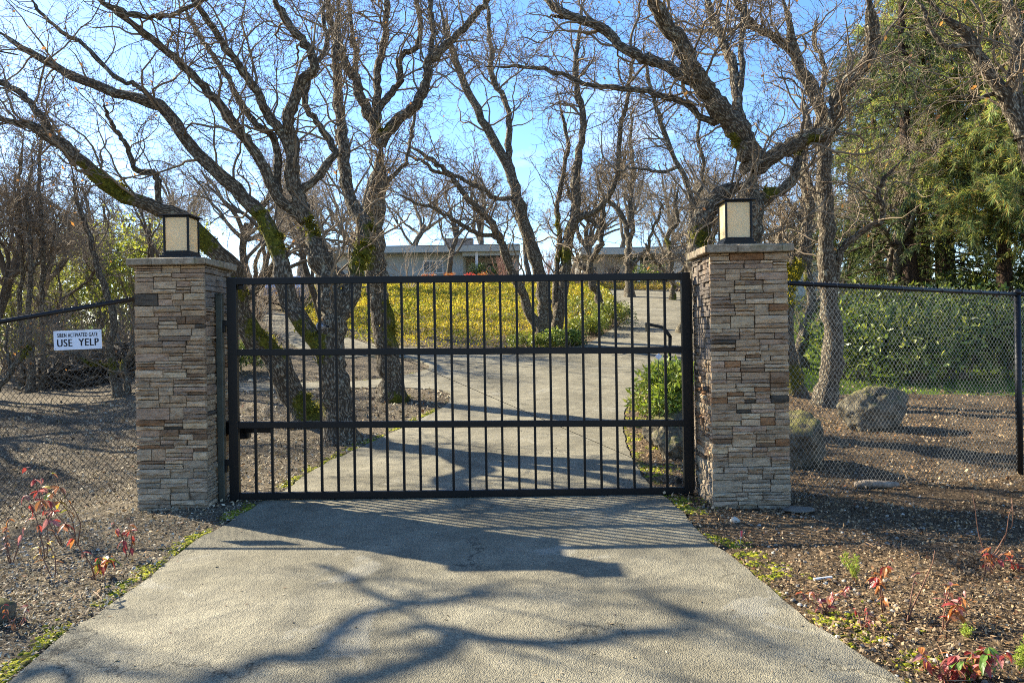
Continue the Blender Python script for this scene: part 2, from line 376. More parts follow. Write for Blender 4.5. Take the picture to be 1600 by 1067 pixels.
# skirt
ec = {}
for f in fo:
    for i in range(len(f)):
        k = (f[i], f[(i+1) % len(f)]); ec[tuple(sorted(k))] = ec.get(tuple(sorted(k)), 0)+1
sk = [k for k, v in ec.items() if v == 1]; mp_ = {}
for a, b_ in sk:
    for i in (a, b_):
        if i not in mp_: mp_[i] = len(RV); RV.append((RV[i][0], RV[i][1], RV[i][2]-.07))
    fo.append([a, b_, mp_[b_], mp_[a]])
me.from_pydata(RV, [], fo); bm = bmesh.new(); bm.from_mesh(me); bmesh.ops.recalc_face_normals(bm, faces=bm.faces)
if sum(f.normal.z for f in bm.faces) < 0: bmesh.ops.reverse_faces(bm, faces=bm.faces)
bm.to_mesh(me); bm.free()
tag(link('driveway', me, None, ASPH), kind='structure')

def axis(lims):
    a = []
    for s, e, st_ in lims: a += list(np.arange(s, e, st_))
    return np.array(a+[lims[-1][1]])
ax = axis([(-400, -60, 20), (-60, -24, 2), (-24, -8, .4), (-8, 8, .09), (8, 24, .4), (24, 60, 2), (60, 400, 20)])
ay = axis([(-12, 2, 1), (2, 9, .08), (9, 18, .14), (18, 34, .4), (34, 70, 1.2), (70, 420, 12)])
X, Y = np.meshgrid(ax, ay)
Z = H(X, Y)
ins = inside(RB, X, Y); near = (np.abs(X) < 26) & (Y < 60)
DE = np.full(X.shape, 9.); DE[near] = dist_edge(X[near], Y[near], RB)
sg = np.where(ins, DE, -DE)
Z = Z-.06*sstep(-.02, .16, sg)
# uneven ground off the road
def fnoise(X, Y, s, seed):
    r = np.random.default_rng(seed); o = np.zeros_like(X)
    for k in range(9):
        a = r.uniform(0, 2*PI); f = s*r.uniform(.6, 1.8); o += np.sin((X*math.cos(a)+Y*math.sin(a))*f+r.uniform(0, 6.3))*(1/9)
    return o
Z += (.05*fnoise(X, Y, 2.2, 3)+.03*fnoise(X, Y, 7, 4)+.012*fnoise(X, Y, 25, 5))*sstep(.0, .9, -sg)*(Y < 60)
lawn = sstep(.30, .36, X/np.maximum(Y, 5))*sstep(14.2, 15.4, Y+.5*fnoise(X, Y, 1, 8))*sstep(80, 60, Y)
lawn = np.maximum(lawn, sstep(62, 75, Y)*.9)
moss = sstep(.28, .03, -sg)*(sg < 0)*.62+ .25*fnoise(X, Y, 1.2, 9)*(sg < 0)-.12
moss += .5*np.exp(-((X-2.9)**2/.6+(Y-9.5)**2/2.5))+.55*np.exp(-((X-4.6)**2/1.6+(Y-11.9)**2/.5))+.35*np.exp(-((X-1.85)**2/.1+(Y-9.2)**2/4))
warm = sstep(-.6, .8, X/np.maximum(Y, 3)*3)*.9
n0, n1_ = X.shape
idx = np.arange(n0*n1_).reshape(n0, n1_)
Fq = np.stack([idx[:-1, :-1], idx[:-1, 1:], idx[1:, 1:], idx[1:, :-1]], -1).reshape(-1, 4)
me = npmesh('ground', np.stack([X, Y, Z], -1).reshape(-1, 3), Fq, True,
            {'moss': ('FLOAT', moss.ravel()), 'lawn': ('FLOAT', lawn.ravel()), 'warm': ('FLOAT', warm.ravel())})
tag(link('ground', me, None, GRD), kind='structure')
def off_road(xy):
    return ~inside(RB, xy[:, 0], xy[:, 1])

# ------------------------------------------------------------ leaves / chips
def unit(v): return v/np.maximum(np.linalg.norm(v, axis=-1, keepdims=True), 1e-9)
def leaf_arrays(pos, d, size, wr, fold=.25, nrm=None, rg=RG):
    n = len(pos); d = unit(d)
    r = rg.normal(size=(n, 3)) if nrm is None else nrm+.4*rg.normal(size=(n, 3))
    s = unit(np.cross(d, r)); u = unit(np.cross(s, d)); size = np.asarray(size)[:, None]*np.ones((n, 1)); w_ = size*np.asarray(wr).reshape(-1, 1)/2
    V = np.stack([pos, pos+d*size*.45+s*w_-u*w_*fold, pos+d*size-u*size*.08, pos+d*size*.45-s*w_-u*w_*fold], 1)
    return V.reshape(-1, 3), np.arange(n*4).reshape(-1, 4)
def leaves(name, pos, d, size, wr, cols, mat, parent=None, **kw):
    V, Fa = leaf_arrays(pos, d, size, wr, **kw)
    cc = np.repeat(np.concatenate([cols, np.ones((len(cols), 1))], 1), 4, 0)
    me = npmesh(name, V, Fa, False, {'col': ('FLOAT_COLOR', cc)})
    return link(name, me, parent, mat)
def pal(colors, n, var=.2, rg=RG, p=None):
    c = np.array(colors)[rg.choice(len(colors), n, p=p)]
    return np.clip(c*rg.uniform(1-var, 1+var, (n, 1)), 0, 1)
def polyinside_pts(poly, n, y_pow=0, rg=RG):
    poly = np.array(poly); lo, hi = poly.min(0), poly.max(0); out_ = []
    tot = 0
    while tot < n:
        q = rg.uniform(lo, hi, (n*2, 2)); q = q[inside(poly, q[:, 0], q[:, 1])]
        if y_pow:
            q = q[rg.uniform(size=len(q)) < (lo[1]/q[:, 1])**y_pow]
        out_.append(q); tot += len(q)
    return np.concatenate(out_)[:n]

# litter
def litter(name, n, ymin, ymax, smin, smax, colors, label=None, xr=(-.8, .8), zup=.006, wr=.6, flat=.45, xmin=-99):
    y = (ymin**-.8+(ymax**-.8-ymin**-.8)*RG.uniform(size=n))**(-1/.8)
    x = y*RG.uniform(xr[0], xr[1], n); xy = np.stack([x, y], 1); m = off_road(xy) & (fnoise(x, y, 1.6, 41)+.8*fnoise(x, y, 4.5, 42)+.25 > RG.uniform(-.45, .30, n)); xy = xy[m]; n = len(xy)
    z = H(xy[:, 0], xy[:, 1]); X_, Y_ = xy[:, 0], xy[:, 1]
    de = dist_edge(X_, Y_, RB)
    z = z+(.05*fnoise(X_, Y_, 2.2, 3)+.03*fnoise(X_, Y_, 7, 4)+.012*fnoise(X_, Y_, 25, 5))*sstep(0, .9, de)
    d = RG.normal(size=(n, 3)); d[:, 2] = np.abs(d[:, 2])*flat
    s = RG.uniform(smin, smax, n)*(RG.uniform(.5, 1.3, n))*np.clip(Y_/7, .75, 2.2)
    pos = np.stack([X_, Y_, z+zup*RG.uniform(-.3, 1.5, n)], 1)
    c = pal(colors, n, .35); wm = sstep(-.6, .8, X_/Y_*3)[:, None]
    c = c*(1-wm)*np.array([1.12, 1.05, .9])+c*wm*np.array([.86, .68, .49])
    o = leaves(name, pos, d, s, RG.uniform(wr*.5, wr*1.4, n), c, LITTER, None, nrm=np.array([0, 0, 1.]))
    return tag(o, kind='stuff')
GREYS = [(.34, .31, .25), (.22, .195, .155), (.12, .10, .08), (.46, .42, .34), (.28, .24, .18), (.40, .35, .26), (.06, .05, .04)]
litter('bark_mulch', 150000, 3.0, 17, .013, .036, GREYS, flat=.8, zup=.014)
litter('leaf_litter', 11000, 3.0, 16, .022, .045, [(.30, .22, .13), (.24, .15, .08), (.36, .29, .2), (.18, .10, .06)], wr=.7, zup=.02)
litter('fallen_twigs', 6500, 3.0, 18, .06, .20, [(.20, .15, .11), (.33, .28, .22), (.10, .08, .06)], wr=.07, flat=.15, zup=.02)

n = 650; y = 2.9+RG.uniform(size=n)**1.6*9; x = RG.uniform(-2.4, 2.0, n); q = np.stack([x, y], 1); q = q[~off_road(q)]; n = len(q)
tag(leaves('drive_debris', np.stack([q[:, 0], q[:, 1], H(q[:, 0], q[:, 1])+.017], 1), RG.normal(size=(n, 3))*[1, 1, .12], RG.uniform(.008, .03, n), RG.uniform(.15, .7, n), pal([(.16, .11, .07), (.26, .18, .1), (.08, .06, .045), (.33, .28, .2)], n, .3), LITTER, nrm=np.array([0, 0, 1.])), kind='stuff')
# moss cushions on the edge of the drive
def domes(name, ctr, r, colors, mat, hgt=.5, label=None):
    n = len(ctr); k = 6
    a = np.arange(k)*2*PI/k
    ring = np.stack([np.cos(a), np.sin(a), np.zeros(k)], 1)
    tmpl = np.concatenate([ring, ring*[.62, .62, 1]+[0, 0, .7], [[0, 0, 1.]]])
    tmpl = tmpl*[1, 1, hgt]
    V = ctr[:, None, :]+tmpl[None]*r[:, None, None]*RG.uniform(.75, 1.25, (n, len(tmpl), 1))
    fa = []
    for i in range(k): fa += [[i, (i+1) % k, k+(i+1) % k], [i, k+(i+1) % k, k+i], [k+i, k+(i+1) % k, 2*k]]
    fa = np.array(fa); Fa = (fa[None]+(np.arange(n)*len(tmpl))[:, None, None]).reshape(-1, 3)
    c = pal(colors, n, .3); cc = np.repeat(np.concatenate([c, np.ones((n, 1))], 1), len(tmpl), 0)
    return link(name, npmesh(name, V.reshape(-1, 3), Fa, True, {'col': ('FLOAT_COLOR', cc)}), None, mat)
MOSSM = leaf_mat('moss_cushion', .1, .9, .1)
t_ = MOSSM.node_tree; b_ = t_.nodes['Principled BSDF']; bump(t_, b_, noise(t_, 140, 4, .7, wpos(t_)).outputs[0], 1, .02)
sel = RB[(RB[:, 1] > 2.6) & (RB[:, 1] < 13) & (np.abs(RB[:, 0]) < 4)]
q = sel[RG.integers(0, len(sel), 14000)]
sgn = np.where(q[:, 0] > -.3, 1, -1)
wdt = np.where(sgn > 0, .16, .07)+.18*(q[:, 1] > 8)*(sgn > 0)
q = q+np.stack([sgn*np.abs(RG.normal(size=len(q)))*wdt, RG.normal(size=len(q))*.05], 1)
dn = fnoise(q[:, 0], q[:, 1], 5, 21)+fnoise(q[:, 0], q[:, 1], 14, 22)*.8
q = q[(dn > -.05) & off_road(q-np.stack([sgn*.03, 0*sgn], 1))]
tag(domes('moss_verge', np.stack([q[:, 0], q[:, 1], H(q[:, 0], q[:, 1])-.002], 1), RG.uniform(.007, .024, len(q)),
          [(.42, .41, .03), (.28, .30, .02), (.50, .46, .05), (.18, .21, .02), (.14, .13, .03)], MOSSM), kind='stuff')

# ------------------------------------------------------------ stone pillars
def stone_mesh(seed):
    r = random.Random(seed); nx, nz_ = 5, 3
    v = []; f = []
    for k in range(nz_):
        for i in range(nx):
            x = i/(nx-1)-.5; z = k/(nz_-1)-.5
            edge = (i in (0, nx-1)) or (k in (0, nz_-1))
            y = -(.5 if not edge else .30)+r.uniform(-.22, .16)
            if not edge: x += r.uniform(-.06, .06); z += r.uniform(-.1, .1)
            else:
                x += -math.copysign(.008, x)*r.random() if abs(x) > .4 else 0
                z += -math.copysign(.03, z)*r.random() if abs(z) > .4 else 0
            v.append((x, y, z))
    b0 = len(v); v += [(-.5, .5, -.5), (.5, .5, -.5), (.5, .5, .5), (-.5, .5, .5)]
    I = lambda i, k: k*nx+i
    for k in range(nz_-1):
        for i in range(nx-1): f.append((I(i, k), I(i+1, k), I(i+1, k+1), I(i, k+1)))
    f.append(tuple([I(i, 0) for i in range(nx)][::-1]+[b0, b0+1])); f.append(tuple([I(i, nz_-1) for i in range(nx)]+[b0+2, b0+3]))
    f.append((I(0, 0), I(0, 1), I(0, 2), b0+3, b0)); f.append((I(nx-1, 2), I(nx-1, 1), I(nx-1, 0), b0+1, b0+2))
    me = bpy.data.meshes.new('ledge_stone'); me.from_pydata(v, [], f); me.materials.append(STONE)
    bm = bmesh.new(); bm.from_mesh(me); bmesh.ops.recalc_face_normals(bm, faces=bm.faces); bm.to_mesh(me); bm.free()
    return me
STM = [stone_mesh(s) for s in range(16)]
SCOL = [((.49, .375, .265), 28), ((.55, .44, .325), 22), ((.42, .315, .225), 20), ((.46, .34, .26), 14), ((.26, .175, .115), 9), ((.34, .19, .10), 3), ((.10, .088, .075), 3), ((.31, .235, .18), 8), ((.58, .48, .35), 9)]
def stone_rows(width, height, r, mean=.17):
    """returns (u0,u1,z0,z1): blocks of rows with mixed thin and thick stones"""
    res = []; z = 0
    while z < height-.02:
        bh = r.choice((.075, .088, .10, .112)); bh = min(bh, height-z)
        if height-z-bh < .04: bh = height-z
        u = 0
        while u < width-1e-6:
            L_ = r.choice((.13, .17, .21, .25, .3)); 
            if width-u-L_ < .1: L_ = width-u
            k = r.random()
            if k < .14: hs = [1.0]
            elif k < .72: a = r.uniform(.32, .68); hs = [a, 1-a]
            else: a = r.uniform(.25, .4); c = r.uniform(.25, .4); hs = [a, c, 1-a-c]
            zz = z
            for h in hs:
                hh_ = h*bh
                if len(hs) > 1 and L_ > .22 and r.random() < .4:
                    m = r.uniform(.3, .7)*L_; res += [(u, u+m, zz, zz+hh_), (u+m, u+L_, zz, zz+hh_)]
                else: res.append((u, u+L_, zz, zz+hh_))
                zz += hh_
            u += L_
        z += bh
    return res
def pillar(cx, cy, W, Dp, z0, Ht, label, inner, seed, capz=.065):
    r = random.Random(seed)
    root = empty('stone_pillar', (cx, cy, z0), label, 'pillar', 'stone veneer pillars beside the gate')
    T = .035
    box('core', (0, 0, Ht/2-.1), (W-2*T+.006, Dp-2*T+.006, Ht+.2), MORTAR, root)
    allst = []
    faces = {'front': (W, 0), 'in': (Dp, 1 if inner > 0 else 3), 'out': (Dp, 3 if inner > 0 else 1), 'back': (W, 2)}
    cnt = 0; extra = MB()
    for nm_, (wid, q) in faces.items():
        rows = stone_rows(wid-(0 if q in (0, 2) else 2*T), Ht, r)
        for (u0, u1, za, zb) in rows:
            pr = r.uniform(-.013, .016); t = T+pr
            g = r.uniform(.003, .0065)
            L_ = u1-u0-g; hh_ = zb-za-g*1.1
            ucen = (u0+u1)/2-(wid-(0 if q in (0, 2) else 2*T))/2
            if q in (0, 2):
                if u0 < 1e-6: L_ += .012*r.random(); ucen -= .005
                if abs(u1-wid) < 1e-6: L_ += .012*r.random(); ucen += .005
            off = wid/2 if False else None
            depth = {0: Dp/2, 2: Dp/2, 1: W/2, 3: W/2}[q]
            yy = -(depth-T/2+pr/2)
            ang = {0: 0, 1: PI/2, 2: PI, 3: -PI/2}[q]
            ca, sa = math.cos(ang), math.sin(ang)
            loc = (ucen*ca-yy*sa, ucen*sa+yy*ca, (za+zb)/2)
            low = (za/Ht) < .18
            if nm_ in ('front', 'in') and cnt < 299:
                o = bpy.data.objects.new('ledge_stone', STM[r.randrange(16)]); C.objects.link(o); o.parent = root
                o.location = loc; o.scale = (L_*(r.choice((-1, 1)) if False else 1), t, hh_); o.rotation_euler = (0, 0, ang+r.uniform(-.012, .012))
                col = r.choices([c[0] for c in SCOL], [c[1] for c in SCOL])[0]; col = (col[0]*1.06, col[1]*.96, col[2]*.80); k = r.uniform(.8, 1.15)
                if low: col = tuple(a*.5+b_*.5 for a, b_ in zip(col, (.50, .43, .31)))
                o.color = (*[c*k for c in col], 1); cnt += 1
            else:
                extra.quadbox(loc, (L_, t, hh_), Matrix.Rotation(ang, 3, 'Z'))
    e = extra.build('rear_stones', STONE, root, .002); e.color = (.30, .24, .18, 1); e['kind'] = 'stuff'
    # cap: slabs round the rim, hipped top
    ov = .055; a, c_ = W/2+ov, Dp/2+ov; zt = Ht; th = capz
    cuts = {0: sorted([-a, -a*.28+r.uniform(-.05, .05), a*.72, a]), 1: sorted([-c_, r.uniform(-.1, .1), c_]), 2: [-a, 0, a], 3: sorted([-c_, r.uniform(-.1, .1), c_])}
    for q in range(4):
        ang = {0: 0, 1: PI/2, 2: PI, 3: -PI/2}[q]; half, dep = ((a, c_) if q in (0, 2) else (c_, a))
        cs = cuts[q]
        for i in range(len(cs)-1):
            s0, s1 = cs[i]+.002, cs[i+1]-.002; ins_ = .17
            k0 = s0+ins_ if i == 0 else s0; k1 = s1-ins_ if i == len(cs)-2 else s1
            j = r.uniform(-.006, .006); bot = zt+.001
            V = [(s0, -dep+j, bot+r.uniform(0, .008)), (s1, -dep+j, bot+r.uniform(0, .008)), (k1, -dep+ins_, bot), (k0, -dep+ins_, bot),
                 (s0, -dep+j, zt+th+r.uniform(-.008, .003)), (s1, -dep+j, zt+th+r.uniform(-.008, .003)), (k1, -dep+ins_, zt+th+.022), (k0, -dep+ins_, zt+th+.022)]
            ca, sa = math.cos(ang), math.sin(ang)
            m = MB(); m.v = [(x*ca-y*sa, x*sa+y*ca, z) for x, y, z in V]
            m.f = [[0, 1, 2, 3], [4, 5, 6, 7], [0, 1, 5, 4], [1, 2, 6, 5], [2, 3, 7, 6], [3, 0, 4, 7]]
            o = m.build('cap_slab', CAPM, root, .006)
    a2, c2 = a-.165, c_-.165
    box('cap_centre', (0, 0, zt+th/2+.015), (2*a2, 2*c2, th+.02), CAPM, root, .004)
    top = z0+zt+th+.025
    return root, top
PLx, PLy = -3.145, 6.76
PRx, PRy = 2.10, 6.50
pl, topL = pillar(PLx, PLy+.325, .63, .65, -.02, 2.265, 'left ledge-stone gate pillar with tan stones and slab cap, carrying the lantern nearest the fence sign', 1, 11)
pr_, topR = pillar(PRx, PRy+.325, .67, .65, -.05, 2.30, 'right ledge-stone gate pillar with slab cap, standing before the thickest oak trunk', -1, 12, .07)
def lantern(x, y, z, label, s=1.0, rz=0):
    root = empty('pillar_lantern', (x, y, z), label, 'lantern', 'lanterns on the gate pillars', rz)
    wd, hh_ = .235*s, .335*s
    box('base', (0, 0, .02), (wd*1.22, wd*1.22, .04), BLACK, root, .004)
    box('plinth', (0, 0, .052), (wd*1.08, wd*1.08, .026), BLACK, root, .003)
    for sx in (-1, 1):
        for sy in (-1, 1): box('corner_post', (sx*(wd/2-.009), sy*(wd/2-.009), .065+hh_/2), (.018, .018, hh_), BLACK, root, .002)
    for q in range(4):
        a = q*PI/2; R_ = Matrix.Rotation(a, 3, 'Z')
        box('glass_pane', R_ @ Vector((0, -(wd/2-.013), .067+hh_/2)), (wd-.040, .004, hh_-.02), GLASS, root, 0, R_)
        box('sill', R_ @ Vector((0, -(wd/2-.009), .074)), (wd-.037, .014, .014), BLACK, root, 0, R_)
        box('head_rail', R_ @ Vector((0, -(wd/2-.009), .065+hh_-.007)), (wd-.037, .014, .014), BLACK, root, 0, R_)
    m = MB(); z1 = .065+hh_; a = wd*.62
    m.quadbox((0, 0, z1+.006), (2*a, 2*a, .012)); m.build('roof', BLACK, root, .003)
    m = MB(); b0 = wd*.5
    m.v = [(-b0, -b0, z1+.012), (b0, -b0, z1+.012), (b0, b0, z1+.012), (-b0, b0, z1+.012), (0, 0, z1+.024)]; m.f = [[0, 1, 4], [1, 2, 4], [2, 3, 4], [3, 0, 4], [3, 2, 1, 0]]
    m.build('roof_crown', BLACK, root)
    return root
lantern(-3.155, PLy+.30, topL-.012, 'black lantern with cream glass on the left pillar, beside the sign fence', 1.03)
lantern(2.075, PRy+.30, topR-.012, 'black lantern with cream glass on the right pillar, in front of the forked oak', 1.04)

# ------------------------------------------------------------ gate
GD = 7.06
def gz(px, py): return P(px, py, GD)
gl, gr_ = gz(365, 600).x, gz(1073, 600).x
zt0, zt1 = P(365, 440, GD).z, P(1073, 432, GD).z
zb0, zb1 = P(365, 775, GD).z, P(1073, 766, GD).z
zm0, zm1 = P(365, 551, GD).z, P(1073, 546.5, GD).z
zn0, zn1 = P(365, 664, GD).z, P(1073, 660.5, GD).z
gate = empty('driveway_gate', ((gl+gr_)/2, GD, 0), 'wide black metal swing gate with vertical pickets across the driveway', 'gate')
def gloc(x, z, y=0): return Vector((x-(gl+gr_)/2, y, z))
def rail(name, za, zb, th, dp=.05):
    a = gloc(gl+.045, za); b = gloc(gr_-.035, zb); c = (a+b)/2; ang = math.atan2(b.z-a.z, b.x-a.x)
    return box(name, c, ((b-a).length, dp, th), BLACK, gate, .004, Matrix.Rotation(-ang, 3, 'Y'))
def rz_(x, a, b): return a+(b-a)*(x-gl)/(gr_-gl)
rail('top_rail', zt0, zt1, .066); rail('rail', zm0, zm1, .062); rail('rail', zn0, zn1, .062); rail('bottom_rail', zb0, zb1, .066)
o = box('hinge_stile', gloc(gl+.0, (zt0+zb0)/2), (.09, .06, zt0-zb0+.075), BLACK, gate, .005)
o = box('latch_stile', gloc(gr_+.0, (zt1+zb1)/2), (.085, .06, zt1-zb1+.075), BLACK, gate, .005)
NP = 26; pm = None
for i in range(NP):
    x = gl+.045+(gr_-gl-.09)*(i+1)/(NP+1)+.002
    za, zb = rz_(x, zb0, zb1)+.03, rz_(x, zt0, zt1)-.03
    if pm is None:
        o = box('picket', (0, 0, 0), (.023, .023, 1), BLACK, gate); pm = o.data
    else:
        o = bpy.data.objects.new('picket', pm); C.objects.link(o); o.parent = gate
    o.location = gloc(x, (za+zb)/2); o.scale = (1, 1, zb-za)
m = MB(); m.tube([gloc(gl+.05, zt0-.06, .035), gloc(gr_-.05, zb1+.10, .035)], .0026, 5).build('brace_cable', BLACK, gate)
box('cable_clamp', gloc(gl+.075, zt0-.055, .03), (.05, .03, .045), BLACK, gate, .003)
box('cable_bolt', gloc(gr_-.085, zb1+.085, .03), (.05, .03, .05), BLACK, gate, .003)
# tail plate of the latch side
box('latch_channel', gloc(gr_+.055, (zt1+zb1)/2-.01, .045), (.03, .05, zt1-zb1-.02), plain('weathered_black', (.05, .042, .03), .6, .3, 12, .4), gate, .004)
for (py) in (505, 722):
    z = P(352, py, GD).z
    box('hinge_plate', gloc(gl-.075, z, -.01), (.07, .05, .055), BLACK, gate, .004)
    m = MB(); m.tube([gloc(gl-.118, z-.10, -.02), gloc(gl-.118, z+.02, -.02)], .024, 12).build('hinge_barrel', BLACK, gate)
    box('hinge_block', gloc(gl-.105, z-.055, -.015), (.085, .055, .07), BLACK, gate, .004)
post = empty('gate_post', (P(345, 600, GD-.02).x, GD-.02, -.05), 'slim dark steel hinge post fixed to the left pillar', 'post')
OLIVE = plain('dusty_green_steel', (.045, .05, .038), .5, .35, 9, .3)
box('tube', (0, 0, 1.02), (.062, .062, 2.04), OLIVE, post, .006)
box('post_cap', (0, 0, 2.045), (.068, .068, .012), OLIVE, post, .003)
# operator arm behind the gate
op = empty('gate_operator', (gl-.05, GD+.22, .70), 'black swing gate opener arm bolted behind the gate near the left pillar', 'gate opener')
zc = P(375, 672, GD+.2).z-.70
box('arm', (.12, 0, zc), (.46, .06, .055), BLACK, op, .008); box('pivot_bracket', (-.05, -.02, zc+.03), (.10, .14, .12), BLACK, op, .006)
box('motor_housing', (.02, .06, zc-.04), (.16, .10, .11), BLACK2, op, .015)
m = MB(); m.tube([(.10, .02, zc+.035), (.15, .03, zc+.06), (.22, .03, zc+.045)], .02, 8).build('cable_loop', BLACK2, op, smooth=True)

# ------------------------------------------------------------ chain-link fences
WIRE = plain('black_coated_wire', (.035, .036, .034), .42, .5, 30, .3)
GALV = plain('dull_wire', (.16, .16, .15), .4, .5, 30, .3, .4)
def fence(a, b, top_a, top_b, bot_a, bot_b, label, mat, posts, name='chain_link_fence'):
    a = Vector(a); b = Vector(b); Lx = (b-a).length; u = (b-a)/Lx; nrm = Vector((-u.y, u.x, 0))
    root = empty(name, (a.x, a.y, 0), label, 'fence')
    px_, py_ = .0275, .0315   # half diamond
    nW = int(Lx/px_)
    V = []; Fa = []
    # zigzag wires
    polys = []
    for i in range(nW):
        x0 = i*px_; s = x0/Lx; zt = top_a+(top_b-top_a)*s+.035; zb = bot_a+(bot_b-bot_a)*s
        k = int((zt-zb)/py_); zs = zt-np.arange(k+1)*py_
        par = (np.arange(k+1)+i) % 2
        jx = RG.normal(size=k+1)*.0012
        xs = x0+par*px_+jx; ys = np.where(par == 0, .004, -.004)+.02*fnoise(xs*1.0, zs, 2, 31)
        polys.append(np.stack([xs, ys, zs+RG.normal(size=k+1)*.0012], 1))
    K = min(len(p) for p in polys); 
    Pm = np.stack([p[:K] for p in polys]); 
    W_ = np.array([[u.x, u.y, 0], [nrm.x, nrm.y, 0], [0, 0, 1]])
    Pm = Pm @ W_
    me = tubes(name+'_mesh', Pm, np.full(Pm.shape[:2], .0027), 3)
    o = link('wire_mesh', me, root, mat); o['kind'] = 'stuff'
    m = MB(); m.tube([u*-.02+Vector((0, 0, top_a)), u*(Lx)+Vector((0, 0, top_b))], .022, 10).build('top_rail', BLACK2, root, smooth=True)
    for i in range(int(Lx/.3)):
        s = (i+.6)*.3/Lx; c = u*(s*Lx)+Vector((0, 0, top_a+(top_b-top_a)*s))
        m = MB(); pts = [c+nrm*math.cos(q)*.026+Vector((0, 0, math.sin(q)*.026))+u*(.004*q) for q in np.linspace(0, 5.6, 8)]
        m.tube(pts, .0032, 4).build('wire_tie', mat, root)
    for s, rr in posts:
        c = u*(s*Lx)+nrm*.0; zt = top_a+(top_b-top_a)*s
        m = MB(); m.tube([c+Vector((0, 0, bot_a+(bot_b-bot_a)*s-.3)), c+Vector((0, 0, zt+.02))], rr, 12).build('fence_post', BLACK2, root, smooth=True)
        m = MB(); m.tube([c+Vector((0, 0, zt+.0)), c+Vector((0, 0, zt+.045)), c+Vector((0, 0, zt+.06))], [rr+.006, rr+.006, rr*.4], 12).build('post_cap', BLACK2, root, smooth=True)
    return root
def tubes(name, Pm, Rm, S, bark=False, moss=None, lump=0):
    """Pm (n,K,3), Rm (n,K)"""
    n, K, _ = Pm.shape
    T = np.empty_like(Pm); T[:, 1:-1] = Pm[:, 2:]-Pm[:, :-2]; T[:, 0] = Pm[:, 1]-Pm[:, 0]; T[:, -1] = Pm[:, -1]-Pm[:, -2]; T = unit(T)
    mt = unit(Pm[:, -1]-Pm[:, 0]); ax_ = np.argmin(np.abs(mt), 1); ref = np.eye(3)[ax_][:, None, :]*np.ones((1, K, 1))
    U = unit(np.cross(T, ref)); W_ = np.cross(T, U)
    a = np.arange(S)*2*PI/S; ca, sa = np.cos(a), np.sin(a)
    RR = Rm[:, :, None]*np.ones((1, 1, S))
    if lump: RR = RR*(1+lump*RG.normal(size=(n, K, S)))
    V = Pm[:, :, None, :]+RR[..., None]*(U[:, :, None, :]*ca[None, None, :, None]+W_[:, :, None, :]*sa[None, None, :, None])
    base = np.arange(n*K*S).reshape(n, K, S)
    A = base[:, :-1, :]; B = np.roll(A, -1, 2); D_ = base[:, 1:, :]; E_ = np.roll(D_, -1, 2)
    Fa = np.stack([A, B, E_, D_], -1).reshape(-1, 4)
    at = {}
    if bark:
        seg = np.concatenate([np.zeros((n, 1)), np.linalg.norm(np.diff(Pm, axis=1), axis=2).cumsum(1)], 1)
        bx = np.stack([Rm[:, :, None]*ca, Rm[:, :, None]*sa, seg[:, :, None]*np.ones(S)+np.arange(n)[:, None, None]*3.3], -1)
        at['bark'] = ('FLOAT_VECTOR', bx.reshape(-1, 3))
        mo = np.zeros(n*K*S) if moss is None else moss(V.reshape(-1, 3))
        at['moss'] = ('FLOAT', mo)
    return npmesh(name, V.reshape(-1, 3), Fa, True, at)
fa = Vector((PLx-.315+.03, PLy+.22, 0)); fb = Vector((-7.3, 6.75, 0))
def lerp(a, b, t): return a+(b-a)*t
tL0 = P(205, 463, fa.y).z; tl_left = P(0, 503, 6.93).z; xl = P(0, 503, 6.93).x
slopeL = (tl_left-tL0)/abs(xl-fa.x)
Lf = (fb-fa).length
lf = fence(fa, fb, tL0, tL0+slopeL*Lf, .02, -.55, 'black chain-link fence sloping down to the left of the left pillar, holding the white sign', WIRE, [(.985, .032)])
ra = Vector((PRx+.335-.03, PRy+.30, 0)); rb_ = Vector((P(1593, 600, 8.2).x, 8.2, 0))
rf = fence(ra, rb_, P(1222, 441, ra.y).z, P(1593, 460, 8.2).z, -.02, -.10, 'black chain-link fence section between the right pillar and the round corner post', GALV, [(.995, .034)])
rc_ = rb_+Vector((3.2, 1.4, 0))
rf2 = fence(rb_+Vector((.04, .02, 0)), rc_, P(1593, 460, 8.2).z, P(1593, 460, 8.2).z-.15, -.10, -.25, 'short end of chain-link fence at the right edge beyond the corner post', GALV, [(.99, .03)])

# sign
def textmesh(s, size, wscale=1.0, spacing=1.0):
    cu = bpy.data.curves.new('lettering', 'FONT'); cu.body = s; cu.size = size; cu.align_x = 'CENTER'; cu.align_y = 'CENTER'; cu.space_character = spacing; cu.extrude = .0005
    ob = bpy.data.objects.new('tmp', cu); C.objects.link(ob); bpy.context.view_layer.update()
    me = bpy.data.meshes.new_from_object(ob.evaluated_get(bpy.context.evaluated_depsgraph_get())); bpy.data.objects.remove(ob)
    for v in me.vertices: v.co.x *= wscale
    return me
SG = empty('fence_sign', P(121.5, 531, 6.87), 'white rectangular sign reading SIREN ACTIVATED GATE USE YELP, wired to the left fence', 'sign')
SG.rotation_euler = (0, -math.radians(-1.6)*-1, 0)
SG.rotation_euler = (0, math.radians(-1.4), 0)
sw = 75/1150*6.87; sh = 30/1150*6.87
box('plate', (0, 0, 0), (sw, .004, sh), plain('white_sign_paint', (.62, .66, .72), .45, .4, 20, .06), SG, .001)
INK = plain('sign_ink', (.01, .01, .012), .6, .3)
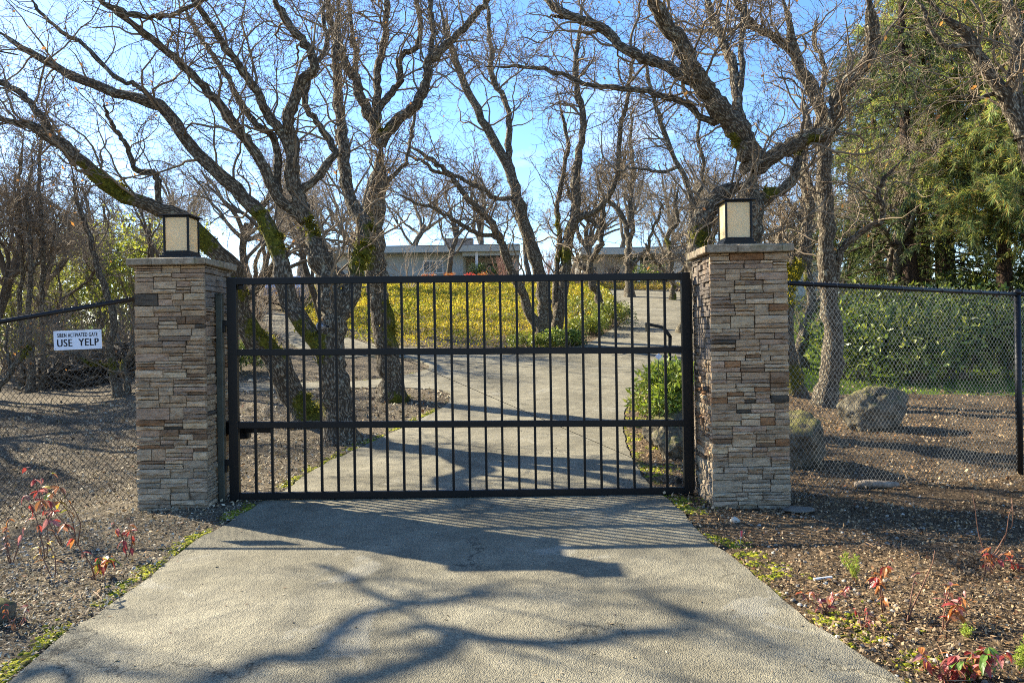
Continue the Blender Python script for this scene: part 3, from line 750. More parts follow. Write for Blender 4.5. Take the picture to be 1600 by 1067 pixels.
for s, size, zz, ws, bold in (('SIREN ACTIVATED GATE', .052, .045, .62, .0012), ('USE  YELP', .098, -.028, .92, .0026)):
    cu_ = textmesh(s, size, 1.0, 1.12)
    xs = [v.co.x for v in cu_.vertices]; wdt_ = max(xs)-min(xs); tw = sw*(.84 if 'SIREN' in s else .86); k = tw/wdt_
    for v in cu_.vertices: v.co.x *= k
    o = link('lettering', cu_, SG, INK); o.rotation_euler = (PI/2, 0, 0); o.location = (0, -.0028, zz)
    o2 = None
    for dx in (-bold, bold):
        c = cu_.copy()
        for v in c.vertices: v.co.x += dx; v.co.z += .0002*(1 if dx > 0 else -1)
        bm = bmesh.new(); bm.from_mesh(cu_ if o2 is None else o2); bm.from_mesh(c); o2 = c; bm.to_mesh(o2); bm.free()
    o.data = o2
for sx in (-1, 1):
    for sz in (-1, 1):
        MB().tube([(sx*(sw/2-.015), -.004, sz*(sh/2-.012)), (sx*(sw/2-.015), .012, sz*(sh/2-.012))], .003, 6).build('wire_tie', GALV, SG)

# ------------------------------------------------------------ oak trees
def cat_rom(pts, K):
    p = np.array(pts, float); d = np.concatenate([[0], np.cumsum(np.linalg.norm(np.diff(p[:, :3], axis=0), axis=1))])
    p0 = np.vstack([2*p[0]-p[1], p, 2*p[-1]-p[-2]]); s = np.linspace(0, d[-1], K); out_ = []
    for q in s:
        i = min(max(np.searchsorted(d, q)-1, 0), len(p)-2); t = (q-d[i])/max(d[i+1]-d[i], 1e-9)
        a, b, c, e = p0[i], p0[i+1], p0[i+2], p0[i+3]
        out_.append(.5*((2*b)+(-a+c)*t+(2*a-5*b+4*c-e)*t*t+(-a+3*b-3*c+e)*t**3))
    return np.array(out_)
def grow(Pp, Rp, m, ln, K, tmin, ang, wig, up, rk, rmin, rg, droop=0, rmax=9):
    n, Kp, _ = Pp.shape
    seg = np.linalg.norm(np.diff(Pp, axis=1), axis=2).sum(1); w_ = seg/seg.sum()
    pi = rg.choice(n, m, p=w_); t = rg.uniform(tmin, 1, m)**.85*(Kp-1.001); i = t.astype(int); f = (t-i)[:, None]
    s = Pp[pi, i]*(1-f)+Pp[pi, i+1]*f; rp = Rp[pi, i]*(1-f[:, 0])+Rp[pi, i+1]*f[:, 0]
    td = unit(Pp[pi, i+1]-Pp[pi, i]); rd = unit(rg.normal(size=(m, 3))); side = unit(np.cross(td, rd))
    a = rg.uniform(ang[0], ang[1], m)[:, None]; d = unit(td*np.cos(a)+side*np.sin(a)+np.array([0, 0, up]))
    Lc = rg.uniform(ln[0], ln[1], m)*(1.15-.5*(t/(Kp-1))); st_ = (Lc/(K-1))[:, None]
    out_ = np.empty((m, K, 3)); out_[:, 0] = s
    for k in range(1, K):
        d = unit(d+wig*rg.normal(size=(m, 3))+np.array([0, 0, up*.35-droop*k/K])); out_[:, k] = out_[:, k-1]+d*st_
    r0 = np.clip(rp*rk*rg.uniform(.6, 1.1, m), rmin, rmax); R_ = r0[:, None]*np.linspace(1, .32, K)[None]; R_ = np.maximum(R_, rmin*.55)
    return out_, R_
def join_tubes(name, parts, parent, mat, stuff=True):
    """parts: list of (P,R,S)"""
    Vs, Fs = [], []; off = 0
    for Pm, Rm, S in parts:
        n, K, _ = Pm.shape
        T = np.empty_like(Pm); T[:, 1:-1] = Pm[:, 2:]-Pm[:, :-2]; T[:, 0] = Pm[:, 1]-Pm[:, 0]; T[:, -1] = Pm[:, -1]-Pm[:, -2]; T = unit(T)
        mt = unit(Pm[:, -1]-Pm[:, 0]); ref = np.eye(3)[np.argmin(np.abs(mt), 1)][:, None, :]*np.ones((1, K, 1))
        U = unit(np.cross(T, ref)); W_ = np.cross(T, U); a = np.arange(S)*2*PI/S
        V = Pm[:, :, None, :]+Rm[:, :, None, None]*(U[:, :, None, :]*np.cos(a)[None, None, :, None]+W_[:, :, None, :]*np.sin(a)[None, None, :, None])
        base = np.arange(n*K*S).reshape(n, K, S)+off
        A = base[:, :-1, :]; B = np.roll(A, -1, 2); D_ = base[:, 1:, :]; E_ = np.roll(D_, -1, 2)
        Vs.append(V.reshape(-1, 3)); Fs.append(np.stack([A, B, E_, D_], -1).reshape(-1, 4)); off += n*K*S
    me = npmesh(name, np.concatenate(Vs), np.concatenate(Fs), True)
    o = link(name, me, parent, mat)
    return o
MOSSPX = [(485, 350, 24), (420, 372, 34), (395, 340, 25), (470, 525, 30), (492, 545, 30), (562, 402, 34), (560, 385, 30), (575, 345, 18), (425, 510, 34), (448, 530, 30), (372, 460, 30), (340, 385, 26), (320, 370, 25), (225, 312, 40), (190, 300, 30), (618, 480, 22), (622, 520, 26), (490, 640, 26), (480, 625, 20), (626, 625, 20), (500, 330, 16),
          (1235, 440, 34), (1240, 420, 26), (1232, 465, 22), (1236, 445, 22), (1228, 590, 30), (1110, 375, 26), (1100, 365, 20), (1136, 232, 20), (1262, 225, 12), (1205, 300, 16), (882, 400, 16), (872, 350, 20), (1060, 445, 10), (1045, 380, 12), (600, 200, 14), (40, 548, 16), (150, 570, 22), (175, 572, 14), (1060, 470, 16)]
def mnz(v): return fnoise(v[:, 0]+v[:, 1]*.5, v[:, 2], 9, 61)+.7*fnoise(v[:, 0], v[:, 2]+v[:, 1], 22, 62)+.12
def moss_fn(dep):
    A = [(P(px, py, dep), r*dep/F) for px, py, r in MOSSPX]
    def f(V):
        # proximity measured sideways and in height; depth tolerance wide
        o = np.full(len(V), .12)
        for p, r in A:
            d2 = ((V[:, 0]-p.x)**2+(V[:, 2]-p.z)**2)/(r*r)+((V[:, 1]-dep)/2.5)**2*.3
            o = np.maximum(o, .95*np.exp(-d2*.8))
        return o
    return f
YMOSS = [(.55, .46, .03), (.62, .52, .05), (.40, .34, .03)]
def oak(dep, spec, label, group='bare oaks by the gate', den=1.0, mosscol=None, twig_sc=1.0, seed=1, name='oak_tree', cat='tree', mat=None, far=False, lens=None):
    """spec: list of (points_px, w0, w1, depth_change, parent_index or None)"""
    rg = np.random.default_rng(seed); mfn = moss_fn(dep)
    b0 = spec[0][0][0]; base = P(b0[0], b0[1], dep); 
    bz = float(H(base.x, base.y)); root = empty(name, (base.x, base.y, bz), label, cat, group)
    org = np.array((base.x, base.y, bz)); limbs = []; depths = []; mossp = []
    for li, (pts, w0, w1, dz, par) in enumerate(spec):
        n = len(pts); cum = np.concatenate([[0], np.cumsum([math.dist(pts[i], pts[i+1]) for i in range(n-1)])]); cum /= cum[-1]
        if par is None: d0 = dep
        else:
            pp, dd = depths[par]; j = int(np.argmin(((pp-np.array(pts[0]))**2).sum(1))); d0 = dd[j]; pts = [tuple(pp[j])]+list(pts[1:])
        ds = d0+dz*cum**1.3
        w3 = [np.array(P(pts[i][0], pts[i][1], ds[i])) for i in range(n)]
        if par is None: # sink base in the ground
            g = float(H(w3[0][0], w3[0][1])); w3[0][2] = g-.32
        K = int(max(10, min(44, cum.size*4)))
        pr = cat_rom(w3, K); u = np.linspace(0, 1, K)
        pr[1:-1] += rg.normal(size=(K-2, 3))*.012*dep/11
        pxs = cat_rom([np.array([a[0], a[1], 0.]) for a in pts], K)[:, :2]
        dr = np.interp(u, cum, ds); depths.append((pxs, dr))
        wd = (w0+(w1-w0)*u**.75)
        R_ = wd/2*dr/F
        if par is None: R_ = R_*(1+.5*np.exp(-np.maximum(pr[:, 2]-g, 0)/.16))
        R_ = R_*(1+.07*rg.normal(size=K))*np.clip((1-u)/.14, .22, 1)
        S = 16 if w0 > 24 else (10 if w0 > 12 else 7)
        me = tubes('trunk' if par is None else 'branch', (pr-org)[None], R_[None], S, True, lambda V: mfn(V+org), .045)
        link('trunk' if li == 0 else 'branch', me, root, mat or BARK)
        nv = len(me.vertices); vc = np.empty(nv*3, np.float32); me.vertices.foreach_get('co', vc); vc = vc.reshape(-1, 3)+org; vn = np.empty(nv*3, np.float32); me.vertices.foreach_get('normal', vn); vn = vn.reshape(-1, 3)
        mv = mfn(vc); wv_ = np.clip(mv-.58, 0, 1)*2*(mnz(vc) > .0)*(vn[:, 2] > -.5)*(.35+np.clip(vn[:, 2]+vn[:, 0], 0, 1))
        if wv_.sum() > .5:
            k_ = int(min(2600, wv_.sum()*95)); ix = rg.choice(nv, k_, p=wv_/wv_.sum()); mossp.append((vc[ix]+rg.normal(size=(k_, 3))*R_.mean()*.22, vn[ix]))
        limbs.append((pr, R_))
    K = 14
    PA = np.stack([cat_rom(p, K) for p, r in limbs]); RA = np.stack([np.interp(np.linspace(0, 1, K), np.linspace(0, 1, len(r)), r) for p, r in limbs])
    tot = np.linalg.norm(np.diff(PA, axis=1), axis=2).sum()
    # skip bare trunk
    PB = PA.copy(); 
    PB[0] = cat_rom(limbs[0][0][int(len(limbs[0][0])*.5):], K)
    RB_ = RA.copy(); RB_[0] = np.interp(np.linspace(.5, 1, K), np.linspace(0, 1, len(limbs[0][1])), limbs[0][1])
    s = dep/11; rm = .0054*max(1, dep/13)
    sc = twig_sc
    a1, r1 = grow(PB, RB_, int(tot*5.4*den), (.6*sc, 2.3*sc), 13, .12, (.45, 1.2), .27, .12, .34, rm*1.25, rg, rmax=.021*max(1, dep/14))
    a2, r2 = grow(a1, r1, int(len(a1)*4.8), (.3*sc, 1.15*sc), 8, .1, (.45, 1.25), .34, .06, .6, rm*.95, rg)
    a3, r3 = grow(a2, r2, int(len(a2)*4.2), (.14*sc, .5*sc), 4, .1, (.4, 1.2), .40, .04, .7, rm*.75, rg)
    o = join_tubes('boughs', [(a1-org, r1, 5)], root, mat or TWIG if far else TWIG)
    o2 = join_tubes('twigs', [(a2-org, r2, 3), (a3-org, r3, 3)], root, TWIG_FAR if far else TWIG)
    o2['kind'] = 'stuff'; o['kind'] = 'stuff'
    if mossp and not far:
        mp0 = np.concatenate([a for a, b in mossp]); mn = np.concatenate([b for a, b in mossp]); n = len(mp0)
        lum = rg.uniform(.5, 1.3, (n, 1))*(1+.6*fnoise(mp0[:, 0]*1.0, mp0[:, 2], 9, 5))[:, None]
        leaves('moss', mp0-org, mn+rg.normal(size=(n, 3))*.7, rg.uniform(.018, .042, n), rg.uniform(.35, .7, n), np.clip(pal(mosscol or [(.20, .19, .022), (.12, .125, .018), (.36, .31, .035), (.08, .08, .015)], n, .3, rg)*lum, 0, 1), LEAF, root, rg=rg)['kind'] = 'stuff'
    if dep < 18:
        n = 60; pi = rg.integers(0, len(a3), n); p0 = a3[pi, -1]-org; d0_ = rg.normal(size=(n, 3))+[0, 0, -.6]
        leaves('dead_leaves', p0, d0_, rg.uniform(.04, .09, n), rg.uniform(.4, .7, n), pal([(.34, .16, .06), (.26, .13, .07), (.42, .22, .09)], n, .3, rg), LEAF, root, rg=rg)['kind'] = 'stuff'
    return root
oak(11.8, [
 ([(484, 684), (468, 640), (450, 600), (432, 563), (410, 540), (392, 520), (376, 490), (371, 455), (368, 430), (352, 405), (330, 388), (300, 352), (262, 330), (235, 322), (205, 312), (175, 295), (140, 262), (100, 230), (60, 203), (30, 195), (0, 185), (-60, 170)], 46, 14, -1.5, None),
 ([(246, 318), (247, 290), (240, 270), (222, 268), (208, 262), (202, 235), (190, 215), (178, 200), (168, 180), (160, 150)], 12, 5, .5, 0),
 ([(78, 210), (70, 190), (55, 170), (38, 150), (10, 132), (0, 128), (-40, 110)], 12, 9, .6, 0),
 ([(376, 490), (374, 475), (382, 462), (380, 448)], 11, 7, .3, 0)],
 'mossy oak bending low to the left behind the left pillar lantern', seed=101, den=.75)
oak(10.4, [
 ([(531, 700), (529, 660), (524, 610), (520, 560), (519, 520), (521, 480), (512, 440), (500, 400), (488, 370), (478, 345)], 52, 34, .3, None),
 ([(478, 345), (468, 315), (457, 285), (457, 225), (450, 200), (456, 172), (472, 124), (494, 105), (480, 75), (450, 37), (431, 0), (415, -40)], 27, 10, -.6, 0),
 ([(524, 575), (508, 548), (482, 518), (458, 482), (446, 440), (436, 400), (425, 368), (408, 335), (390, 319), (365, 292), (337, 270), (315, 248), (300, 232), (278, 198), (262, 176), (225, 157), (187, 146), (124, 124), (75, 97), (37, 75), (0, 51), (-40, 30)], 34, 9, 1.0, 0),
 ([(248, 166), (215, 135), (180, 120), (131, 71), (105, 55), (86, 41), (56, 11), (45, -20)], 9, 5, .6, 2),
 ([(521, 500), (540, 480), (550, 455), (558, 420), (568, 380), (570, 352), (560, 334), (541, 292), (536, 225), (526, 105), (528, 40), (530, -20)], 30, 9, 2.2, 0),
 ([(478, 345), (462, 330), (446, 320), (435, 311), (418, 272), (401, 240), (380, 212), (360, 187), (330, 150), (300, 116), (262, 82), (225, 52), (187, 22), (157, 0), (130, -25)], 21, 9, -1.2, 0),
 ([(140, -18), (165, 6), (200, 20), (240, 27), (275, 20), (305, 8), (335, -8)], 10, 6, .2, 5),
 ([(455, 250), (445, 215), (416, 176), (405, 150), (385, 120), (367, 94), (345, 64), (319, 22), (300, 0), (285, -20)], 18, 9, -.9, 1),
 ([(436, 312), (434, 262), (426, 215), (400, 195), (372, 155), (356, 124), (340, 95), (319, 67), (292, 19), (285, -10)], 14, 7, 1.2, 5),
 ([(466, 312), (474, 296), (488, 285), (502, 270), (514, 253), (525, 240), (514, 220), (502, 202), (490, 185), (480, 169), (476, 150), (488, 110), (510, 70), (505, 20), (512, -20)], 14, 6, .9, 1)],
 'broad oak with several stems forking low, just behind the left half of the gate', seed=102, den=.8)
oak(14.0, [
 ([(616, 644), (612, 600), (606, 560), (600, 520), (594, 480), (588, 440), (585, 400), (583, 370), (584, 340), (588, 300), (592, 260), (594, 225)], 36, 32, 0, None),
 ([(594, 225), (584, 195), (571, 169), (560, 140), (556, 124), (540, 100), (530, 75), (515, 19), (510, -20)], 19, 11, -.8, 0),
 ([(558, 130), (555, 80), (548, 40), (545, -10)], 9, 6, .5, 1),
 ([(592, 220), (588, 176), (590, 140), (590, 112), (601, 56), (605, 0), (605, -30)], 15, 9, 1, 0),
 ([(590, 180), (606, 150), (624, 127), (627, 90), (640, 80), (650, 75), (657, 45), (650, 0), (648, -20)], 12, 7, .7, 3),
 ([(594, 228), (609, 202), (625, 185), (642, 172), (661, 146), (667, 115), (672, 94), (690, 78), (710, 60), (740, 26), (762, 0), (780, -30)], 21, 9, -.6, 0),
 ([(672, 96), (676, 60), (674, 30), (672, -20)], 10, 8, .6, 5),
 ([(600, 290), (624, 265), (638, 240), (646, 190), (655, 150)], 8, 4, 1, 0)],
 'upright oak with mossy foot dividing high like a candelabra, left of the drive', seed=103, den=.8)
oak(10.6, [
 ([(1152, 690), (1155, 600), (1160, 500), (1166, 420), (1166, 375), (1168, 330), (1172, 290), (1180, 262)], 64, 46, 0, None),
 ([(1140, 560), (1110, 460), (1092, 400), (1092, 360), (1108, 325), (1135, 300), (1170, 285)], 40, 32, .6, 0),
 ([(1178, 268), (1165, 225), (1146, 195), (1116, 161), (1095, 132), (1082, 109), (1072, 85), (1058, 60), (1044, 45), (1030, 20), (1017, 0), (1005, -30)], 40, 21, -1.2, 0),
 ([(1135, 182), (1110, 150), (1062, 116), (1025, 97), (1000, 88), (972, 75), (950, 52), (924, 37), (900, 28), (875, 19), (862, 8), (852, 0), (830, -20)], 22, 12, .6, 2),
 ([(924, 37), (910, 29), (880, 28), (853, 26)], 8, 4, .2, 3),
 ([(1120, 200), (1100, 187), (1062, 157), (1030, 148), (987, 139), (931, 135), (900, 125), (875, 116), (845, 108), (819, 105), (740, 105)], 13, 4, 1.6, 2),
 ([(1184, 262), (1200, 250), (1221, 236), (1245, 222), (1266, 214), (1290, 208), (1304, 192), (1306, 165), (1312, 140), (1337, 116), (1352, 98), (1360, 82), (1364, 50), (1360, 20), (1356, -20)], 26, 18, -.8, 0),
 ([(1160, 215), (1155, 180), (1150, 140), (1145, 100), (1125, 60), (1110, 20), (1100, -20)], 18, 12, 1.4, 2),
 ([(1155, 165), (1160, 110), (1158, 60), (1165, -20)], 11, 8, .8, 7),
 ([(1190, 318), (1212, 300), (1238, 280), (1248, 245), (1262, 200), (1255, 150)], 20, 9, 1.0, 0)],
 'massive forked oak rising directly behind the right pillar and lantern', seed=104, den=.95)
oak(13.3, [
 ([(1282, 622), (1296, 585), (1303, 550), (1304, 515), (1296, 480), (1293, 440), (1292, 392), (1290, 340), (1288, 290), (1288, 240), (1284, 200), (1285, 172), (1275, 150), (1262, 131), (1250, 105), (1244, 86), (1232, 30), (1221, 0), (1215, -20)], 36, 15, -.5, None),
 ([(1245, 88), (1228, 72), (1210, 60), (1195, 50), (1180, 41), (1165, 20), (1150, 0), (1140, -20)], 13, 9, -.5, 0),
 ([(1180, 42), (1140, 46), (1100, 48), (1060, 45)], 8, 5, .3, 1),
 ([(1290, 320), (1274, 305), (1262, 280), (1256, 255), (1262, 225)], 10, 8, .8, 0),
 ([(1300, 470), (1308, 430), (1313, 395), (1330, 375), (1352, 359), (1375, 347), (1380, 330), (1372, 300), (1390, 270), (1420, 240)], 14, 6, -.8, 0),
 ([(1275, 150), (1290, 120), (1285, 90), (1270, 60), (1280, 20)], 9, 6, .8, 0)],
 'slender curved oak behind the right fence, just left of the boulder', seed=105, den=.9)
oak(14.2, [
 ([(1246, 610), (1236, 575), (1229, 542), (1228, 490), (1232, 450), (1247, 419), (1256, 385), (1259, 355), (1264, 320), (1256, 280), (1250, 240), (1262, 200)], 34, 9, .4, None),
 ([(1232, 450), (1222, 410), (1218, 380), (1222, 340)], 16, 8, .5, 0),
 ([(1259, 355), (1240, 330), (1225, 300)], 8, 5, .5, 0)],
 'oak with a bright yellow moss patch beside the right pillar', seed=106, den=.7, mosscol=YMOSS)
oak(18.5, [
 ([(1244, 545), (1256, 515), (1268, 480), (1262, 440), (1262, 411), (1262, 370), (1255, 320), (1262, 270)], 22, 8, .5, None),
 ([(1265, 500), (1278, 470), (1300, 450)], 9, 5, .5, 0)],
 'pale leaning oak trunk on the lawn behind the mossy oak, right of the right pillar', seed=107, den=.8)
oak(22.0, [
 ([(845, 532), (850, 490), (850, 470), (839, 414), (828, 380), (815, 337), (800, 277), (786, 245), (774, 221), (744, 169), (721, 120), (702, 67), (690, 30), (685, -10)], 27, 8, 0, None),
 ([(800, 270), (796, 240), (792, 169), (770, 125), (766, 75), (759, 0), (757, -20)], 12, 6, 1, 0),
 ([(806, 311), (770, 308), (755, 296), (735, 285), (714, 277), (680, 268), (650, 247), (609, 232)], 9, 4, -1.5, 0),
 ([(843, 520), (830, 496), (818, 459), (805, 435), (794, 414), (786, 385), (770, 352), (732, 311), (700, 270), (660, 240), (620, 215)], 18, 6, -1.2, 0),
 ([(781, 376), (745, 365), (725, 352), (700, 338), (680, 326), (650, 318), (610, 300)], 8, 4, -1, 3)],
 'dark multi-stemmed oak at the front corner of the hedge bank, leaning left', seed=108, den=.75, twig_sc=1.15)
oak(22.6, [
 ([(868, 527), (872, 495), (878, 460), (884, 414), (884, 397), (894, 355), (898, 337), (901, 262), (912, 195), (905, 150), (900, 100), (905, 50), (912, 0)], 23, 6, .8, None),
 ([(897, 350), (920, 335), (942, 319), (962, 280), (966, 250), (969, 206), (980, 150), (988, 95), (995, 40)], 11, 5, -1, 0),
 ([(872, 500), (868, 460), (869, 429), (874, 376), (870, 319), (880, 270), (887, 232), (880, 190), (870, 140)], 12, 5, 1, 0)],
 'dark oak standing close to the right of the multi-stemmed oak on the hedge bank', seed=109, den=.75, twig_sc=1.15)
oak(26.0, [
 ([(946, 486), (936, 465), (925, 447), (921, 417), (932, 392), (940, 376), (936, 355), (920, 345), (905, 330), (890, 305), (880, 260)], 15, 5, .5, None),
 ([(938, 365), (942, 345), (944, 320), (960, 290), (975, 250), (980, 210)], 9, 4, .5, 0),
 ([(922, 430), (912, 420), (900, 408), (892, 395)], 9, 5, 1, 0)],
 'smooth pale oak with a crooked trunk leaning over the bend of the drive', seed=110, den=.7, twig_sc=1.1)
oak(38.0, [
 ([(984, 446), (982, 400), (982, 380), (978, 350), (962, 325), (940, 300), (930, 260)], 15, 5, 1, None),
 ([(982, 380), (988, 350), (985, 320), (990, 270), (985, 220), (990, 160)], 10, 4, 0, 0),
 ([(984, 425), (1000, 405), (1012, 385), (1020, 360), (1030, 340), (1035, 310)], 7, 4, -1, 0)],
 'pale grey oak at the top of the drive in front of the low wing', seed=111, den=.5, twig_sc=1.5, far=True)
oak(36.0, [
 ([(1052, 452), (1048, 410), (1045, 385), (1042, 365), (1060, 345), (1055, 320), (1060, 280)], 11, 5, 0, None),
 ([(1051, 435), (1035, 420), (1020, 405), (1012, 390), (1005, 375)], 7, 4, -1, 0),
 ([(1052, 440), (1066, 425), (1074, 405), (1070, 380)], 7, 4, .5, 0)],
 'crooked small oak by the kerb at the top of the drive', seed=112, den=.6, twig_sc=1.3, far=True)
oak(20.0, [
 ([(1092, 530), (1085, 450), (1078, 400), (1080, 340), (1081, 319), (1070, 280), (1051, 244), (1032, 187), (1022, 150), (1010, 110), (1005, 50)], 15, 5, 0, None),
 ([(1081, 325), (1095, 290), (1098, 250), (1090, 210), (1100, 160)], 8, 4, .5, 0),
 ([(1060, 262), (1030, 268), (990, 262), (960, 270)], 6, 3, -.5, 0)],
 'slim dark oak just left of the right pillar cap', seed=113, den=.75, twig_sc=1.1)
oak(9.2, [
 ([(1690, 660), (1675, 480), (1640, 330), (1605, 225), (1590, 190), (1577, 161), (1560, 135), (1544, 112), (1525, 85), (1510, 56), (1490, 38), (1472, 22), (1450, 0), (1440, -20)], 44, 16, -.3, None),
 ([(1600, 215), (1588, 160), (1585, 124), (1592, 80), (1588, 37), (1572, 0), (1565, -20)], 26, 16, .5, 0),
 ([(1508, 75), (1490, 72), (1472, 71), (1455, 50), (1445, 20), (1431, 0)], 9, 7, .2, 0),
 ([(1590, 150), (1560, 145), (1530, 152), (1505, 150)], 10, 5, -.2, 1)],
 'lichen-covered oak leaning in from the right edge of the view, above the conifers', seed=114, den=.55)
# left wood behind the fence
oak(17.0, [
 ([(188, 650), (184, 610), (178, 580), (172, 545), (178, 500), (165, 450), (152, 420), (140, 370), (120, 310), (110, 250)], 15, 6, 0, None),
 ([(186, 640), (200, 615), (196, 585), (194, 565), (212, 540), (215, 480)], 13, 6, .8, 0),
 ([(182, 590), (172, 572), (150, 570), (125, 562), (95, 545), (60, 532)], 8, 4, -.5, 0)],
 'twin-trunked oak behind the left fence, just left of the left pillar', seed=115, den=.8, group='bare trees behind the left fence')
oak(15.0, [([(-30, 650), (-5, 612), (18, 580), (33, 558), (48, 543), (62, 528)], 14, 6, 0, None), ([(15, 583), (10, 540), (15, 500)], 6, 3, .3, 0)],
 'leaning mossy sapling at the far left behind the fence', seed=116, den=.9, twig_sc=.8, group='bare trees behind the left fence')
for i, (bx_, top, dd, lab) in enumerate(((33, 300, 20.5, 'thin bare tree leftmost of the three trunks behind the left fence'), (47, 330, 19.5, 'thickest of the three close bare trunks behind the left fence'), (66, 260, 20.0, 'straight thin bare tree rightmost of the three trunks behind the left fence'))):
    oak(dd, [([(bx_, 632-i*3), (bx_+2, 560), (bx_-2, 480), (bx_+2, 400), (bx_-4, top), (bx_+6, top-110)], 9+3*(i == 1), 4, 0, None), ([(bx_, 440), (bx_+14, 400), (bx_+22, 340)], 4, 3, .5, 0), ([(bx_, 380), (bx_-18, 340), (bx_-25, 280)], 4, 3, .5, 0)],
        lab, seed=120+i, den=.75, group='bare trees behind the left fence')

# oak beyond the left edge whose limbs shade the near drive
def shade_oak():
    rg = np.random.default_rng(55); base = np.array([-9.2, 5.4, -.1]); root = empty('oak_tree', base, 'oak outside the left edge of the view whose limbs shade the near drive', 'tree', 'bare oaks by the gate')
    s = np.array(SUNV)
    def up(px, py, h):
        g = G(px, py); k = h/s[2]; return np.array((g.x, g.y, g.z))+s*k
    curves = [([(300, 1085), (380, 1050), (440, 1032), (500, 1029), (556, 969), (642, 948), (710, 944), (762, 920), (830, 909)], 5.4, .050),
              ([(500, 886), (537, 897), (582, 931), (642, 948)], 5.5, .032),
              ([(520, 1085), (582, 1066), (669, 1036), (725, 1002), (781, 1004), (837, 1008), (912, 1006), (987, 991), (1055, 984), (1110, 960)], 4.9, .055),
              ([(650, 985), (690, 984), (732, 997)], 4.9, .03), ([(40, 1062), (94, 1047), (120, 1075)], 4.6, .04),
              ([(1000, 930), (1080, 960), (1150, 985), (1250, 1030)], 6.2, .03)]
    L_ = [np.array([base+[0, 0, -.2], base+[.2, .1, 2], base+[.1, .1, 3.4], base+[.25, .1, 4.7]])]; Rr = [.26]
    for c, h, r in curves:
        pts = [up(px, py, h+.35*math.sin(i*1.3)) for i, (px, py) in enumerate(c)]; L_.append(np.array(pts)); Rr.append(r)
    # connect curves to the trunk
    top = L_[0][-1]
    L_.append(np.array([L_[3][6], (L_[3][6]+L_[6][0])/2+[0, .1, .3], L_[6][0]])); Rr.append(.03)
    for c, r in ((L_[1][0], .07), (L_[3][0], .08), (L_[5][0], .05)):
        mid = (top+c)/2+[-.1, .2, .25]; L_.append(np.array([top, mid, c])); Rr.append(r)
    K = 26; PA = []; RA = []
    for p, r in zip(L_, Rr):
        q = cat_rom(p, K); q[1:-1] += rg.normal(size=(K-2, 3))*.012; R_ = r*np.linspace(1.1, .75, K)*(1+.06*rg.normal(size=K))*(np.clip((1-np.linspace(0, 1, K))/.25, .2, 1) if r < .2 and len(p) > 3 else 1); PA.append(q); RA.append(R_)
        link('branch' if r < .2 else 'trunk', tubes('limb', (q-base)[None], R_[None], 9, True), root, BARK)
    PA = np.stack(PA); RA = np.stack(RA)
    a1, r1 = grow(PA[1:], RA[1:], 60, (.5, 1.9), 9, .1, (.4, 1.2), .3, .1, .45, .009, rg, rmax=.03); a2, r2 = grow(a1, r1, 300, (.3, .9), 6, .1, (.4, 1.2), .35, .05, .6, .005, rg)
    join_tubes('twigs', [(a1-base, r1, 4), (a2-base, r2, 3)], root, TWIG)['kind'] = 'stuff'
shade_oak()

# ------------------------------------------------------------ background oaks (shared meshes)
def proto_oak(seed, Ht=9, lean=.1, nst=5, pale=False):
    rg = np.random.default_rng(seed); 
    tr = [np.array([0, 0, -.3])]; d = np.array([rg.normal()*lean, rg.normal()*lean, 1.]); 
    for k in range(6): d = unit(d+rg.normal(size=3)*.16+[0, 0, .05]); tr.append(tr[-1]+d*Ht*.085)
    q = cat_rom(tr, 12); r0 = Ht*.021; R_ = r0*np.linspace(1.25, .8, 12)
    P0, R0 = q[None], R_[None]
    a, ra_ = grow(P0, R0, nst+3, (Ht*.45, Ht*.72), 14, .5, (.25, .9), .17, .12, .75, .03, rg)
    b, rb2 = grow(a, ra_, 30, (Ht*.16, Ht*.36), 11, .2, (.4, 1.1), .26, .10, .6, .018, rg)
    c, rc2 = grow(b, rb2, 190, (Ht*.07, Ht*.18), 7, .1, (.4, 1.2), .34, .06, .6, .011, rg)
    e, re_ = grow(c, rc2, 1100, (Ht*.03, Ht*.09), 5, .1, (.4, 1.2), .38, .04, .7, .0075, rg)
    f, rf_ = grow(e, re_, 2600, (Ht*.012, Ht*.04), 3, .1, (.4, 1.2), .4, .03, .8, .006, rg)
    return (q, R_), (a, ra_), (b, rb2), (c, rc2), (e, re_), (f, rf_)
PROTO = []
for sd_ in range(5):
    (q, R_), A_, B_, C_, E_, F_ = proto_oak(300+sd_, 9, .12, 4+sd_ % 3)
    me1 = tubes('trunk', q[None], R_[None], 10, True, None, .04)
    me1.materials.append(BARK_FAR)
    ob = join_tubes('limbs', [(A_[0], A_[1], 7), (B_[0], B_[1], 5)], None, BARK_FAR); mel = ob.data; bpy.data.objects.remove(ob)
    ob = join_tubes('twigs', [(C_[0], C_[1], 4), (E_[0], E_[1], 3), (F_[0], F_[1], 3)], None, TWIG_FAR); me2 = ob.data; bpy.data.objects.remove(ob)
    PROTO.append((me1, mel, me2))
def bgtree(x, y, k, s, label, group, rz=None):
    z = float(H(x, y)); root = empty('oak_tree', (x, y, z), label, 'tree', group, rnd.uniform(0, 6.28) if rz is None else rz)
    root.scale = (s, s, s*rnd.uniform(.9, 1.12))
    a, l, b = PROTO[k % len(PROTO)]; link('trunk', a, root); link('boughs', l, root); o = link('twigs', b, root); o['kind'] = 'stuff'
    return root
